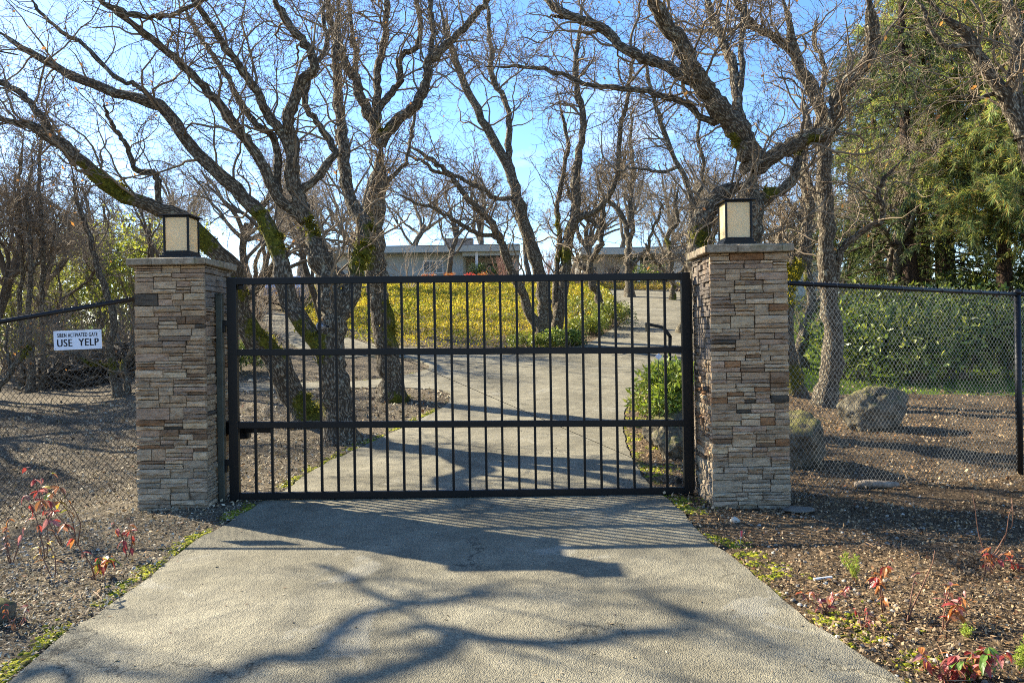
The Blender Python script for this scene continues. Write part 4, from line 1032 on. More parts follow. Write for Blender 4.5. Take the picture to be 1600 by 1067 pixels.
# (px, depth, scale, label)
BGO = {'bare oaks in the left thicket': [
 (20, 27, .85, 'bare oak in the left thicket, above the left end of the fence rail'), (95, 24, .7, 'bare oak just left of the white sign, behind the three close trunks'),
 (150, 31, .85, 'bare oak straight above the white sign in the left thicket'), (215, 34, .9, 'bare oak standing behind the left pillar, back in the thicket'),
 (270, 24, .65, 'small bare oak nearest behind the left lantern'), (-40, 22, .8, 'bare oak cut by the left frame edge above the fence'),
 (345, 23, .78, 'bare oak seen between the left lantern and the gate hinge'),
 (-120, 26, 1.0, 'bare oak beyond the left frame edge reaching its twigs into view'),
 (110, 52, 1.2, 'farthest bare oak above the white sign'), (300, 46, 1.1, 'distant bare oak right of the left lantern'),
 (-170, 18.5, .9, 'bare oak just beyond the left frame edge behind the leaning sapling'),
 (245, 40, 1.0, 'bare oak directly behind the left lantern, in the far thicket'), (40, 31, .9, 'bare oak behind the leaning mossy sapling')],
'bare oaks around the house': [
 (400, 33, .9, 'bare oak above the hinge end of the gate, by the left drive'), (440, 46, 1.1, 'bare oak beside the parked car at the end of the left drive'),
 (505, 27, .6, 'small bare oak between the broad forked oak and the hedge bank'), (555, 40, .95, 'bare oak in front of the left end of the low house'),
 (700, 50, .9, 'bare oak in front of the house chimney'), (640, 66, 1.3, 'bare oak rising behind the roof left of the chimney'), (760, 64, 1.3, 'bare oak rising behind the porch roof'),
 (830, 48, .85, 'bare oak at the right end of the low house'), (890, 66, 1.2, 'distant bare oak between the two houses'), (480, 66, 1.4, 'distant bare oak left of the low house'), (560, 68, 1.3, 'distant bare oak behind the left end of the low house')],
'bare oaks near the top of the drive': [
 (930, 44, .85, 'bare oak left of the pale grey oak at the top of the drive'), (960, 56, 1.1, 'bare oak behind the low wing, left of the carport'), (1010, 47, .8, 'bare oak over the round green bush by the kerb'),
 (1035, 60, 1.2, 'bare oak rising behind the carport'), (1075, 42, .75, 'bare oak beside the vertical board screen'), (1120, 34, .75, 'bare oak hidden behind the right pillar, its crown showing left of the fork'),
 (1150, 27, .65, 'bare oak just behind the massive forked oak'), (1185, 36, .85, 'bare oak between the forked oak and the outbuilding'), (1215, 26, .65, 'bare oak right of the right lantern, before the outbuilding'),
 (1330, 28, .7, 'bare oak with pale twigs in front of the dark spruce'), (1110, 50, 1.1, 'distant bare oak left of the right lantern'), (1375, 22, .8, 'bare oak whose branches cross the dark spruces'), (1240, 40, 1.0, 'bare oak standing over the roof of the outbuilding')]}
BGO['bare oaks beyond the left edge'] = [(-670, 9, .85, 'bare oak outside the left edge, level with the gate, shading the near bed'), (-330, 14, .9, 'bare oak outside the left edge, just behind the fence line'),
 (-250, 19, 1.0, 'bare oak outside the left edge, farther behind the fence'), (-2100, 5.5, .9, 'nearest bare oak outside the left edge'), (-330, 25, 1.0, 'farthest bare oak outside the left edge')]
kk = 0
for grp_, lst in BGO.items():
    for px, d, s, lab in lst:
        bgtree((px-800)/F*d, d, kk, s, lab, grp_); kk += 1

# ------------------------------------------------------------ conifers
def conifer_parts(seed, Ht, spread, colors, weep=.5, nb=165, long=False, nleaf=46000, low=.10):
    rg = np.random.default_rng(seed)
    q = cat_rom([np.array([0, 0, -.3]), np.array([.1, .05, Ht*.35]), np.array([0, .1, Ht*.7]), np.array([.05, 0, Ht])], 16); R_ = Ht*.017*np.linspace(1.2, .1, 16)
    hz = Ht*(low+(.98-low)*rg.uniform(size=nb)**.9); an = rg.uniform(0, 2*PI, nb); L_ = spread*(1.06-hz/Ht)**.8*rg.uniform(.65, 1.1, nb)
    K = 9; u = np.linspace(0, 1, K); out_ = np.empty((nb, K, 3))
    out_[:, :, 0] = np.cos(an)[:, None]*L_[:, None]*u; out_[:, :, 1] = np.sin(an)[:, None]*L_[:, None]*u
    out_[:, :, 2] = hz[:, None]+L_[:, None]*(.12*u-.42*weep*u**2*1.0+.16*u**4)
    out_[:, 1:] += rg.normal(size=(nb, K-1, 3))*.05
    rb3 = (.012+.02*L_/spread)[:, None]*np.linspace(1, .25, K)[None]
    s, rs_ = grow(out_, rb3, nb*7, (.35, 1.1*spread/3.2), 6, .15, (.5, 1.1), .14, -.06, .5, .004, rg, droop=.35*weep)
    n = nleaf; pi = rg.integers(0, len(s), n); t = rg.uniform(.05, 1, n)*(4.999); i = t.astype(int); f = (t-i)[:, None]
    pos = s[pi, i]*(1-f)+s[pi, i+1]*f; td = unit(s[pi, i+1]-s[pi, i]); d = unit(td*.8+rg.normal(size=(n, 3))*(.5 if not long else .45)+[0, 0, -.35*weep])
    size = rg.uniform(.07, .16, n)*(1.6 if long else 1); wr = rg.uniform(.11, .22, n)*(.5 if long else 1)
    grp = rg.uniform(.65, 1.35, len(s))[pi][:, None]
    col = np.clip(pal(colors, n, .25, rg)*grp, 0, 1)
    V, Fa = leaf_arrays(pos, d, size, wr, rg=rg)
    me = npmesh('needles', V, Fa, False, {'col': ('FLOAT_COLOR', np.repeat(np.concatenate([col, np.ones((n, 1))], 1), 4, 0))}); me.materials.append(LEAF)
    tm = tubes('trunk', q[None], R_[None], 12, True, None, .04); tm.materials.append(PINEBARK)
    ob = join_tubes('branches', [(out_, rb3, 5), (s, rs_, 3)], None, PINEBARK); bm_ = ob.data; bpy.data.objects.remove(ob)
    return tm, bm_, me
SPR = [conifer_parts(401, 13, 3.7, [(.06, .095, .045), (.10, .135, .055), (.035, .055, .03), (.17, .19, .07)], .9, nleaf=64000),
       conifer_parts(402, 12, 3.2, [(.08, .11, .04), (.045, .07, .034), (.16, .17, .055)], .7, nleaf=56000)]
PIN = [conifer_parts(403, 10, 3.6, [(.30, .35, .10), (.19, .26, .10), (.42, .43, .15), (.10, .15, .07), (.38, .27, .11)], .8, 110, True, 66000, .28)]
def conifer(px, d, kind, s, label, name, rz):
    x = (px-800)/F*d; z = float(H(x, d)); root = empty(name, (x, d, z), label, 'tree', 'conifers behind the rhododendrons', rz); root.scale = (s, s, s)
    tm, bm_, me = kind; link('trunk', tm, root); link('branches', bm_, root); o = link('needles', me, root); o['kind'] = 'stuff'
conifer(1420, 21, SPR[0], 1.0, 'tall dark spruce with drooping boughs left of the rusty-trunked pine', 'spruce_tree', .3)
conifer(1375, 27, SPR[1], 1.0, 'narrow dark spruce seen through the oak branches right of the slender oak', 'spruce_tree', 1.3)
conifer(1487, 23, SPR[1], 1.1, 'conifer with a rusty reddish trunk in the middle of the evergreens', 'spruce_tree', 2.5)
conifer(1572, 19.5, PIN[0], 1.15, 'soft light green pine with long needles at the right edge', 'pine_tree', .8)
conifer(1480, 25, PIN[0], 1.5, 'tall yellow-green pine rising behind the lichen-covered oak', 'pine_tree', 3.0)
conifer(1450, 26, SPR[1], 1.15, 'dark spruce in the back row left of the yellow-green pine', 'spruce_tree', 2.2)
conifer(1640, 18, PIN[0], .9, 'bright soft pine cut by the right frame edge, nearest the corner post', 'pine_tree', 2.0)
conifer(1640, 22, SPR[0], 1.1, 'dark spruce at the far right behind the light green pine', 'spruce_tree', 4.0)
conifer(1330, 40, SPR[0], 1.15, 'distant spruce behind the white outbuilding', 'spruce_tree', 5.0)
conifer(120, 46, SPR[1], .8, 'distant dark conifer in the left thicket above the sign', 'spruce_tree', 1.0)
conifer(-20, 40, SPR[1], .75, 'distant conifer at the far left above the fence rail', 'spruce_tree', 2.0)

# ------------------------------------------------------------ shrubs
def shrub(c, rx, ry, hz, n, size, colors, label, name='shrub', cat='shrub', group=None, mat=None, wr=.38, lobes=9, seed=1, stems=14, loose=.16, wv=1, low=.35):
    rg = np.random.default_rng(seed); c = np.array(c); root = empty(name, c, label, cat, group)
    lc = np.stack([rg.uniform(-.72, .72, lobes)*rx, rg.uniform(-.72, .72, lobes)*ry, rg.uniform(low, .72, lobes)*hz], 1); lr = rg.uniform(.28, .46, lobes)*min(max(rx, ry*.8), hz*1.1)
    k = rg.integers(0, lobes, n//wv); dv = unit(rg.normal(size=(len(k), 3))); 
    p = lc[k]+dv*(lr[k]*rg.uniform(.45, 1.0+loose, len(k)))[:, None]*np.array([1.1, 1.1, .95])
    p[:, 2] = np.maximum(p[:, 2], .04)
    dv2 = dv
    if wv > 1:
        p = np.repeat(p, wv, 0); dv2 = np.repeat(dv, wv, 0)
    d = unit(dv2*.55+rg.normal(size=p.shape)*.7+[0, 0, .15]); m = len(p)
    cl = rg.uniform(.7, 1.3, lobes)[np.repeat(k, wv)][:, None]
    col = np.clip(pal(colors, m, .25, rg)*cl, 0, 1)
    leaves('foliage', p, d, rg.uniform(.65, 1.25, m)*size, rg.uniform(wr*.8, wr*1.2, m), col, mat or LEAF_GLOSS, root)['kind'] = 'stuff'
    ends = lc[rg.integers(0, lobes, stems)]+rg.normal(size=(stems, 3))*.15*min(rx, hz)
    st0 = np.stack([rg.normal(size=stems)*rx*.15, rg.normal(size=stems)*ry*.15, np.full(stems, -.05)], 1)
    Pm = np.stack([np.linspace(a, b, 6)+np.concatenate([np.zeros((1, 3)), rg.normal(size=(5, 3))*.03]) for a, b in zip(st0, ends)])
    join_tubes('stems', [(Pm, np.full((stems, 6), .012)*np.linspace(1.2, .5, 6)*max(1, hz/1.2), 5)], root, TWIG)
    return root
RH = [(.07, .12, .03), (.14, .19, .035), (.30, .34, .06), (.05, .08, .02), (.44, .46, .12)]
for i, (px, d, rx, hz, lab) in enumerate(((1345, 17.2, 1.3, 2.0, 'glossy rhododendron directly behind the slender curved oak'), (1420, 16.6, 1.3, 1.9, 'rhododendron shrub behind the boulder, second from the left in the row'),
        (1500, 17.2, 1.5, 2.25, 'tallest rhododendron in the row behind the right fence'), (1585, 17.0, 1.5, 2.1, 'rhododendron shrub beside the fence corner post'), (1660, 17.5, 1.5, 2.1, 'rhododendron at the far right edge past the corner post'),
        (1395, 20.5, 1.9, 2.5, 'back-row rhododendron under the dark spruce'), (1540, 21, 2.0, 2.7, 'back-row rhododendron under the light pine'))):
    x = (px-800)/F*d
    shrub((x, d, float(H(x, d))), rx, .85, hz*(1-.12*(i % 2)), 5200, .15, RH, lab, 'rhododendron', 'shrub', 'rhododendrons behind the right fence', seed=500+i, wv=3, lobes=19, loose=.4, low=.3)
g = G(1040, 668); shrub((2.25, 10.4, float(H(2.25, 10.4))), .52, .6, 1.32, 3600, .11, [(.16, .22, .03), (.22, .28, .05), (.10, .15, .03), (.30, .33, .08)], 'bright green upright laurel bush beside the drive behind the gate latch', 'laurel_bush', seed=520, wr=.3, lobes=12)
x = (385-800)/F*18; shrub((x, 17.6, float(H(x, 17.6))), .9, .7, 1.15, 3600, .09, [(.12, .16, .04), (.18, .2, .06), (.08, .11, .03)], 'low green shrub at the edge of the left drive, seen through the first gate bays', 'shrub', seed=521)
x = (225-800)/F*27; shrub((x, 27, float(H(x, 27))), 2.2, 1.4, 6.2, 5200, .17, [(.32, .36, .06), (.42, .43, .09), (.18, .22, .05), (.12, .14, .04)], 'tall loose yellow-green evergreen left of the left lantern', 'evergreen_shrub', 'tree', seed=522, lobes=22, loose=.5, mat=LEAF)
x = (130-800)/F*32; shrub((x, 32, float(H(x, 32))), 3.2, 1.6, 4.5, 5200, .2, [(.22, .25, .07), (.30, .30, .09), (.12, .14, .05)], 'dull green evergreen thicket behind the white sign', 'evergreen_shrub', 'shrub', seed=523, lobes=22, loose=.6, mat=LEAF)
x = (185-800)/F*38; shrub((x, 38, float(H(x, 38))), 3.0, 1.6, 7.5, 5200, .2, [(.34, .36, .09), (.44, .42, .13), (.16, .19, .06)], 'tall olive evergreen behind the brush pile, left of the yellow-green one', 'evergreen_shrub', 'tree', seed=526, lobes=26, loose=.6, mat=LEAF)
x = (45-800)/F*36; shrub((x, 36, float(H(x, 36))), 3.2, 1.6, 7.0, 5600, .2, [(.28, .30, .09), (.38, .36, .12), (.14, .17, .06)], 'tall olive evergreen behind the three close trunks', 'evergreen_shrub', 'tree', seed=527, lobes=26, loose=.6, mat=LEAF)
x = (15-800)/F*26; shrub((x, 26, float(H(x, 26))), 2.2, 1.4, 3.2, 4200, .16, [(.22, .24, .06), (.32, .31, .09), (.12, .14, .05)], 'dull green evergreen thicket at the far left behind the three trunks', 'evergreen_shrub', 'shrub', seed=524, lobes=18, loose=.6, mat=LEAF)
x = (1020-800)/F*46; shrub((x, 46, float(H(x, 46))), 1.1, .8, 1.7, 2200, .12, RH[:4], 'round dark green bush beside the kerb in front of the right wing', 'garden_bush', seed=525)
for i, (px, d, c_, lab) in enumerate(((777, 53, RH[:4], 'dark green bush under the porch left part'), (742, 53, RH[:4], 'dark green bush by the porch post'))):
    x = (px-800)/F*d; shrub((x, d, float(H(x, d))), 1.0, .6, 1.5, 1500, .12, c_, lab, 'garden_bush', seed=530+i)
RED = [(.50, .12, .03), (.55, .22, .04), (.40, .06, .03), (.5, .3, .06)]
for i, (px, d, lab) in enumerate(((671, 47, 'orange-red heather clump below the house window'), (703, 47, 'orange clump between the window and the porch'), (737, 46.5, 'bright red clump below the porch bush'), (757, 46.5, 'orange clump just right of the bright red one'))):
    x = (px-800)/F*d; c_ = RED if i != 2 else [(.55, .05, .05), (.6, .1, .08)]
    shrub((x, d, float(H(x, d))+.45), .42, .35, .6, 900, .07, c_, lab, 'heather_clump', 'plant', 'red and orange clumps along the top of the hedge bank', seed=540+i, stems=6)
# dense understorey bush on the bend
for i, (px, d, rx, hz, lab) in enumerate(((905, 27.5, 1.4, 1.1, 'olive-green bush behind the pale leaning oak trunk'), (955, 25.5, .8, .95, 'green bush on the corner of the drive bend'), (925, 24, .9, .6, 'low green bush in front of the pale leaning oak'), (886, 21.2, .85, .55, 'dark green bush at the foot of the dark hedge bank oaks'), (830, 20.8, .8, .45, 'light green low bush at the foot of the multi-stemmed oak'))):
    x = (px-800)/F*d; shrub((x, d, float(H(x, d))), rx, .8, hz, 2600, .09, [(.13, .17, .03), (.2, .23, .04), (.07, .1, .02), (.27, .27, .06)] if i != 3 else RH[:3], lab, 'garden_bush', seed=550+i)
def twiggy(px, py, d, hpx, n, label, col, seed, name='bare_shrub', spread=.5):
    rg = np.random.default_rng(seed); g_ = P(px, py, d); g_.z = float(H(g_.x, g_.y)); h = hpx*d/F; root = empty(name, g_, label, 'shrub')
    Pm = np.zeros((n, 8, 3)); dd = unit(np.stack([rg.normal(size=n)*spread, rg.normal(size=n)*spread, np.ones(n)], 1))
    for k in range(1, 8): dd = unit(dd+rg.normal(size=(n, 3))*.1); Pm[:, k] = Pm[:, k-1]+dd*h/7
    R_ = np.full((n, 8), .012*d/25)*np.linspace(1, .4, 8); a, r_ = grow(Pm, R_, n*9, (h*.15, h*.45), 6, .25, (.3, 1), .2, .1, .7, .004*d/20, rg)
    join_tubes('stems', [(Pm, R_, 4), (a, r_, 3)], root, col)['kind'] = 'stuff'
REDT = plain('red_twigs', (.30, .17, .13), .8, .2); BRT = plain('tan_twigs', (.30, .23, .16), .85, .2)
twiggy(788, 432, 51, 42, 26, 'red-stemmed bare shrub right of the porch', REDT, 600)
twiggy(905, 445, 45, 45, 30, 'tan bare shrub thicket in front of the middle of the house', BRT, 601)
twiggy(855, 440, 50, 55, 30, 'reddish-brown bare shrub left of the tan thicket', REDT, 602)
twiggy(950, 442, 46, 48, 30, 'tan bare shrub left of the pale grey oak', BRT, 603)
twiggy(640, 436, 44, 85, 12, 'young whitish bare sapling in front of the house wall', BRT, 604, spread=.3)
twiggy(1260, 560, 24, 60, 26, 'brown bare shrub beside the lawn between the right oaks', BRT, 605)
twiggy(395, 590, 19, 90, 30, 'grey bare shrub behind the low green shrub by the left drive', BRT, 606)
twiggy(405, 500, 30, 85, 34, 'dense grey bare shrub in front of the blue-grey car', BRT, 608)
twiggy(470, 480, 33, 75, 30, 'bare tan shrub right of the blue-grey car', BRT, 609)
twiggy(370, 520, 27, 110, 34, 'bare grey shrub seen through the first bays of the gate', BRT, 610)
twiggy(40, 560, 23, 120, 44, 'tall bare scrub at the far left behind the three trunks', BRT, 611, spread=.9)
twiggy(165, 560, 25, 130, 44, 'tall bare scrub behind the sign and brush pile', BRT, 612, spread=.9)
twiggy(115, 590, 24, 75, 34, 'bare scrub beside the brush pile behind the left fence', BRT, 607)

# hedge bank ground cover
isl = gp((547, 527), (590, 538), (631, 542), (719, 543), (844, 543), (900, 540))+gp((905, 522), (925, 505), (960, 497), (978, 485), (964, 476), (952, 458))
up1 = [(P(950, 446, 42).x, 42.), (P(940, 440, 49).x, 49.), (P(480, 440, 50).x, 50.), (P(440, 470, 34).x, 34.), (P(470, 480, 27).x, 27.), (P(510, 500, 23).x, 23.)]
ip = [(p.x, p.y) for p in isl]+up1
nG = 84000
q = polyinside_pts(ip, nG, 1.1)
def bank_h(x, y): return .28+.14*fnoise(x, y, 2.2, 71)+.12*fnoise(x, y, 6, 72)+.10*fnoise(x, y, 13, 75)
ed = dist_edge(q[:, 0], q[:, 1], np.array(densify(ip, .3)))
hh_ = bank_h(q[:, 0], q[:, 1])*sstep(0, .5, ed)*RG.uniform(.55, 1.05, len(q))
# bare mulch opening
keep = ~((np.abs(q[:, 0]-2.2) < 1.3) & (np.abs(q[:, 1]-21.4) < .8))
q, hh_ = q[keep], hh_[keep]
cn = fnoise(q[:, 0], q[:, 1], 1.4, 73)*1.6+fnoise(q[:, 0], q[:, 1], 5, 74)
ca_ = np.array([(.44, .37, .05)]); cb_ = np.array([(.22, .24, .035)]); cc_ = np.array([(.55, .38, .06)])
mixv = np.clip(cn*.9+.55, 0, 1)[:, None]; col = cb_*(1-mixv)+ca_*mixv; rr = RG.uniform(size=(len(q), 1)); col = np.where(rr < .15, cc_, col)*RG.uniform(.3, 1.25, (len(q), 1))*(1+.8*fnoise(q[:, 0], q[:, 1], 9, 76))[:, None]
d = RG.normal(size=(len(q), 3))*.8+[0, 0, .55]
gc = leaves('ground_cover', np.stack([q[:, 0], q[:, 1], H(q[:, 0], q[:, 1])+hh_], 1), d, RG.uniform(.05, .115, len(q))*np.clip(q[:, 1]/28, .8, 1.6), RG.uniform(.4, .6, len(q)), np.clip(col, 0, 1), LEAF)
tag(gc, kind='stuff')
# lawn blades
n = 30000; y = RG.uniform(15, 30, n); x = y*RG.uniform(.33, .78, n)
tag(leaves('lawn_grass', np.stack([x, y, H(x, y)-.01], 1), RG.normal(size=(n, 3))*.35+[0, 0, 1], RG.uniform(.05, .09, n), RG.uniform(.15, .3, n), pal([(.17, .26, .03), (.24, .32, .05), (.12, .18, .03)], n, .2), LEAF), kind='stuff')
# left understorey: brush pile
def brush_pile():
    rg = np.random.default_rng(77); root = None; x0, x1 = (75-800)/F*21, (205-800)/F*20; n = 420
    c = np.stack([rg.uniform(x0, x1, n), 21+rg.normal(size=n)*.5, np.zeros(n)], 1); g_ = H(c[:, 0], c[:, 1]); c[:, 2] = g_+rg.uniform(0, 1, n)**1.5*.95
    d = unit(rg.normal(size=(n, 3))*[1, 1, .35]); L_ = rg.uniform(.4, 1.4, n)[:, None]; Pm = np.stack([c+d*L_*(k/4-.5)+rg.normal(size=(n, 3))*.03 for k in range(5)], 1)
    org = np.array(((x0+x1)/2, 21, float(H((x0+x1)/2, 21))))
    root = empty('brush_pile', org, 'heap of cut branches and split wood behind the left fence, below the sign', 'brush pile')
    o = join_tubes('branches', [(Pm-org, rg.uniform(.012, .05, (n, 1))*np.linspace(1, .6, 5), 5)], root, BARK_FAR); o['kind'] = 'stuff'
brush_pile()

# ------------------------------------------------------------ boulders, log, small ground things
def boulder(px, py, d, wx, wy, hz, label, seed, name='boulder', group=None, mat=None, cat='boulder', sub=5):
    p = P(px, py, d); p.z = float(H(p.x, p.y)); r = random.Random(seed)
    bm = bmesh.new(); bmesh.ops.create_icosphere(bm, subdivisions=sub, radius=1); off = Vector((r.uniform(0, 50), r.uniform(0, 50), r.uniform(0, 50)))
    planes = [(Vector((r.gauss(0, 1), r.gauss(0, 1), r.gauss(0, .8))).normalized(), r.uniform(.55, .85)) for _ in range(14)]
    for v in bm.verts:
        c = v.co.copy()
        for nn, dd in planes:
            e = c.dot(nn)-dd
            if e > 0: c -= nn*e*.85
        c *= 1+.18*mnoise.noise(c*1.4+off)+.09*mnoise.noise(c*4+off)-.06*abs(mnoise.noise(c*7+off*1.3))+.045*mnoise.noise(c*13+off)+.02*mnoise.noise(c*28+off)
        v.co = Vector((c.x*wx/2*1.12, c.y*wy/2*1.12, (c.z+.55)*hz/1.5))
    me = bpy.data.meshes.new(name); bm.to_mesh(me); bm.free(); me.polygons.foreach_set('use_smooth', np.full(len(me.polygons), True))
    o = link(name, me, None, mat or ROCK); o.location = p; o.rotation_euler = (0, 0, r.uniform(-.4, .4)); return tag(o, label, cat, group)
boulder(1356, 676, 11.2, 1.08, .8, .72, 'large rounded boulder behind the right fence, below the rhododendrons', 1, group='boulders')
boulder(1236, 722, 8.6, 1.0, .9, .62, 'dark mossy-topped boulder half hidden by the right pillar', 31, group='boulders')
boulder(1050, 722, 9.0, .42, .4, .42, 'tan rock just behind the latch end of the gate', 3, group='rocks below the laurel bush')
boulder(1032, 690, 9.7, .45, .4, .38, 'brown upright rock left of the tan rock, under the laurel bush', 4, group='rocks below the laurel bush')
boulder(1058, 672, 10.0, .6, .5, .45, 'flat-topped rock behind the others under the laurel bush', 5, group='rocks below the laurel bush')
boulder(1248, 812, 6.35, .30, .2, .035, 'flat grey stone on the ground in front of the right pillar', 6, 'flat_stone', cat='stone', mat=plain('flat_stone', (.15, .13, .10), .9, .2, 30, .3, bmp=.5), sub=3)
boulder(1148, 838, 6.0, .09, .07, .05, 'small pale stone beside the drive edge below the right pillar', 7, 'small_stone', cat='stone', mat=plain('pale_stone', (.45, .40, .32), .9, .2, 30, .2), sub=2)
boulder(-6, 978, 4.1, .20, .22, .13, 'dark mossy lump of rock at the lower left edge', 8, 'mossy_rock', cat='rock', sub=3)
for i, (px, py, s) in enumerate(((1075, 520, .9), (965, 500, .6), (978, 490, .5))):
    dd = G(px, py).y; boulder(px, py, dd, s, s*.8, s*.5, ('brown kerbside rock beyond the gate post', 'grey edging rock at the bend of the drive', 'smaller edging rock just past the bend')[i], 20+i, 'edging_rock', cat='rock', sub=3)
gl_ = G(1368, 762); m = MB(); lg = empty('fallen_log', gl_, 'short weathered log lying on the ground under the right fence', 'log')
m.tube([(-.2, 0, .03), (-.1, .01, .04), (.05, 0, .035), (.22, -.02, .03)], [.03, .042, .038, .028], 10)
o = m.build('log_body', plain('weathered_wood', (.22, .18, .14), .95, .1, 25, .5, bmp=.6), lg, smooth=True)
gs = G(1287, 908); o = MB().tube([gs+Vector((-.06, 0, .015)), gs+Vector((.06, .02, .02))], .008, 8).build('white_stick', plain('white_plastic', (.7, .7, .68), .5, .4)); tag(o, 'short white plastic tube lying among the red leaves', 'tube')
gf = G(1157, 850); o = MB().tube([gf, gf+Vector((.005, 0, .10))], .0018, 5).build('marker_flag', plain('wire_stake', (.3, .3, .3), .5)); fl = MB(); fl.v = [(.0, 0, .055), (.014, .004, .052), (.016, -.002, .098), (.0, 0, .1)]; fl.f = [[0, 1, 2, 3]]
bpy.data.objects.remove(o)
mf = empty('marker_flag', gf, 'tiny pink-red marker flag beside the small pale stone', 'flag'); MB().tube([(0, 0, -.01), (0, 0, .10)], .0018, 5).build('stake', plain('wire_stake', (.3, .3, .3), .5), mf)
fl.build('flag_cloth', plain('pink_flag', (.7, .10, .10), .6), mf)
# sprinkle of pebbles / stones near
n = 2600; y = RG.uniform(3, 9, n); x = y*RG.uniform(-.75, .75, n); q = np.stack([x, y], 1); q = q[off_road(q)]
tag(domes('gravel', np.stack([q[:, 0], q[:, 1], H(q[:, 0], q[:, 1])+.002], 1), RG.uniform(.006, .018, len(q)), [(.28, .25, .2), (.18, .15, .12), (.36, .33, .27), (.1, .085, .07)], LITTER, .8), kind='stuff')

# gooseneck reader stand + reflector
gk = P(1045, 600, 10.9); zg = float(H(gk.x, gk.y)); ks = empty('gooseneck_stand', (gk.x, gk.y, zg), 'black bent gooseneck card-reader post rising out of the laurel bush', 'post')
def lp(px, py): p = P(px, py, 10.9); return Vector((p.x-gk.x, 0, p.z-zg))
m = MB(); pts = [Vector((0, 0, -.1)), lp(1046, 560), lp(1047, 526), lp(1037, 512), lp(1010, 506)]
for a, b_ in zip(pts[:-1], pts[1:]):
    v = b_-a; c = (a+b_)/2; m.quadbox(c, (v.length+.03, .05, .045), Matrix.Rotation(-math.atan2(v.z, v.x), 3, 'Y'))
m.build('pipe', BLACK, ks, .004); c = lp(1010, 511); box('reader_plate', c, (.02, .12, .13), BLACK, ks, .004)
rp = P(1029, 557, 9.7); zg = float(H(rp.x, rp.y)); rr_ = empty('reflector_stake', (rp.x, rp.y, zg), 'small white diamond reflector on a thin stake beside the drive', 'reflector')
MB().tube([(0, 0, -.05), (0, 0, rp.z-zg)], .004, 6).build('stake', BLACK2, rr_)
box('diamond_plate', (0, -.008, rp.z-zg), (.065, .004, .065), plain('reflector_white', (.6, .62, .66), .4, .5), rr_, .001, Matrix.Rotation(PI/4, 3, 'Y'))
# flood lamp on the broad oak
lm = empty('tree_spotlight', P(503, 510, 10.1), 'small grey spotlight strapped to the broad oak behind the gate', 'spotlight')
m = MB(); m.tube([(.03, .05, 0), (-.01, -.03, -.0), (-.02, -.06, 0)], [.03, .05, .056], 14).build('housing', plain('grey_metal', (.25, .25, .26), .4, .5, metal=.4), lm, smooth=True)
m = MB(); m.tube([(-.0205, -.061, 0), (-.022, -.064, 0)], .04, 14).build('lens', BLACK, lm)
box('strap', (.05, .06, 0), (.05, .05, .03), BLACK2, lm)

# ------------------------------------------------------------ houses
WALL = plain('grey_green_siding', (.40, .42, .38), .8, .2, 2, .08); TRIM = plain('fascia_paint', (.42, .45, .41), .7, .25, 3, .06); WHT = plain('white_trim', (.72, .72, .70), .6, .3)
DARKI = plain('dark_window_glass', (.03, .035, .04), .12, .6); ROOFM = plain('flat_roof', (.25, .25, .24), .9, .1, 4, .2); CHIM = plain('chimney_block', (.26, .22, .18), .9, .1, 12, .3)
SOFF = plain('soffit', (.50, .47, .40), .8, .2)
HD = 55.0
def hx(px, d=HD): return P(px, 420, d).x
def hz_(px, py, d=HD): return P(px, py, d).z
ho = empty('low_house', (hx(650), HD, hz_(650, 440)), 'long low grey-green house with flat roof on the hill behind the hedge bank', 'house')
ox, oy, oz = hx(650), HD, hz_(650, 440)
def hb(name, x0, x1, y0, y1, z0, z1, mat, par=ho, o_=(ox, oy, oz)):
    return box(name, ((x0+x1)/2-o_[0], (y0+y1)/2-o_[1], (z0+z1)/2-o_[2]), (x1-x0, y1-y0, z1-z0), mat, par)
zg_ = oz-1.2; zf1, zf0 = hz_(640, 388), hz_(640, 397.5)
hb('wall', hx(500), hx(724), HD, HD+8, zg_, zf0, WALL)
rf_ = hb('roof', hx(490), hx(812), HD-1.2, HD+9, zf1-.02, zf1+.06, ROOFM)
hb('fascia', hx(490)-.05, hx(812)+.05, HD-1.25, HD+9.05, zf0, zf1-.025, TRIM)
wx0, wx1, wz0, wz1 = hx(661), hx(693), hz_(677, 428), hz_(677, 407)
wn = hb('window', wx0, wx1, HD-.08, HD-.01, wz0, wz1, WHT)
for i in range(3):
    a = wx0+.08+(wx1-wx0-.08)*i/3; b_ = wx0+(wx1-wx0-.08)*(i+1)/3
    o = hb('pane', a, b_, HD-.10, HD-.082, wz0+.1, wz1-.1, DARKI, ho); o.parent = wn; 
    o.location = (0, 0, 0)
hb('pier', hx(700), hx(724), HD-.35, HD-.005, zg_, zf0-.01, WALL)
for i, px in enumerate((600, 630, 706)):
    hb('siding_joint', hx(px)-.03, hx(px)+.03, HD-.03-(.35 if px > 699 else 0), HD-.003-(.35 if px > 699 else 0), zg_, zf0-.02, TRIM)
hb('porch_rear_wall', hx(724)+.01, hx(812), HD+3.5, HD+8, zg_, zf0, SOFF)
hb('porch_window', hx(728), hx(742), HD+3.44, HD+3.49, hz_(735, 424), hz_(735, 404), WHT)
hb('porch_window', hx(760), hx(800), HD+3.44, HD+3.49, hz_(780, 425), hz_(780, 405), DARKI)
hb('porch_post', hx(744), hx(748), HD-1.0, HD-.8, zg_, zf0-.005, WHT)
hb('porch_beam', hx(724), hx(812), HD-.9, HD-.75, zf0-.28, zf0-.004, TRIM)
cm = empty('tmp', (0, 0, 0), 'x', 'x'); bpy.data.objects.remove(cm)
chn = hb('chimney', hx(691), hx(737), HD+2, HD+3.6, zf1+.07, hz_(710, 372, HD+2), CHIM)
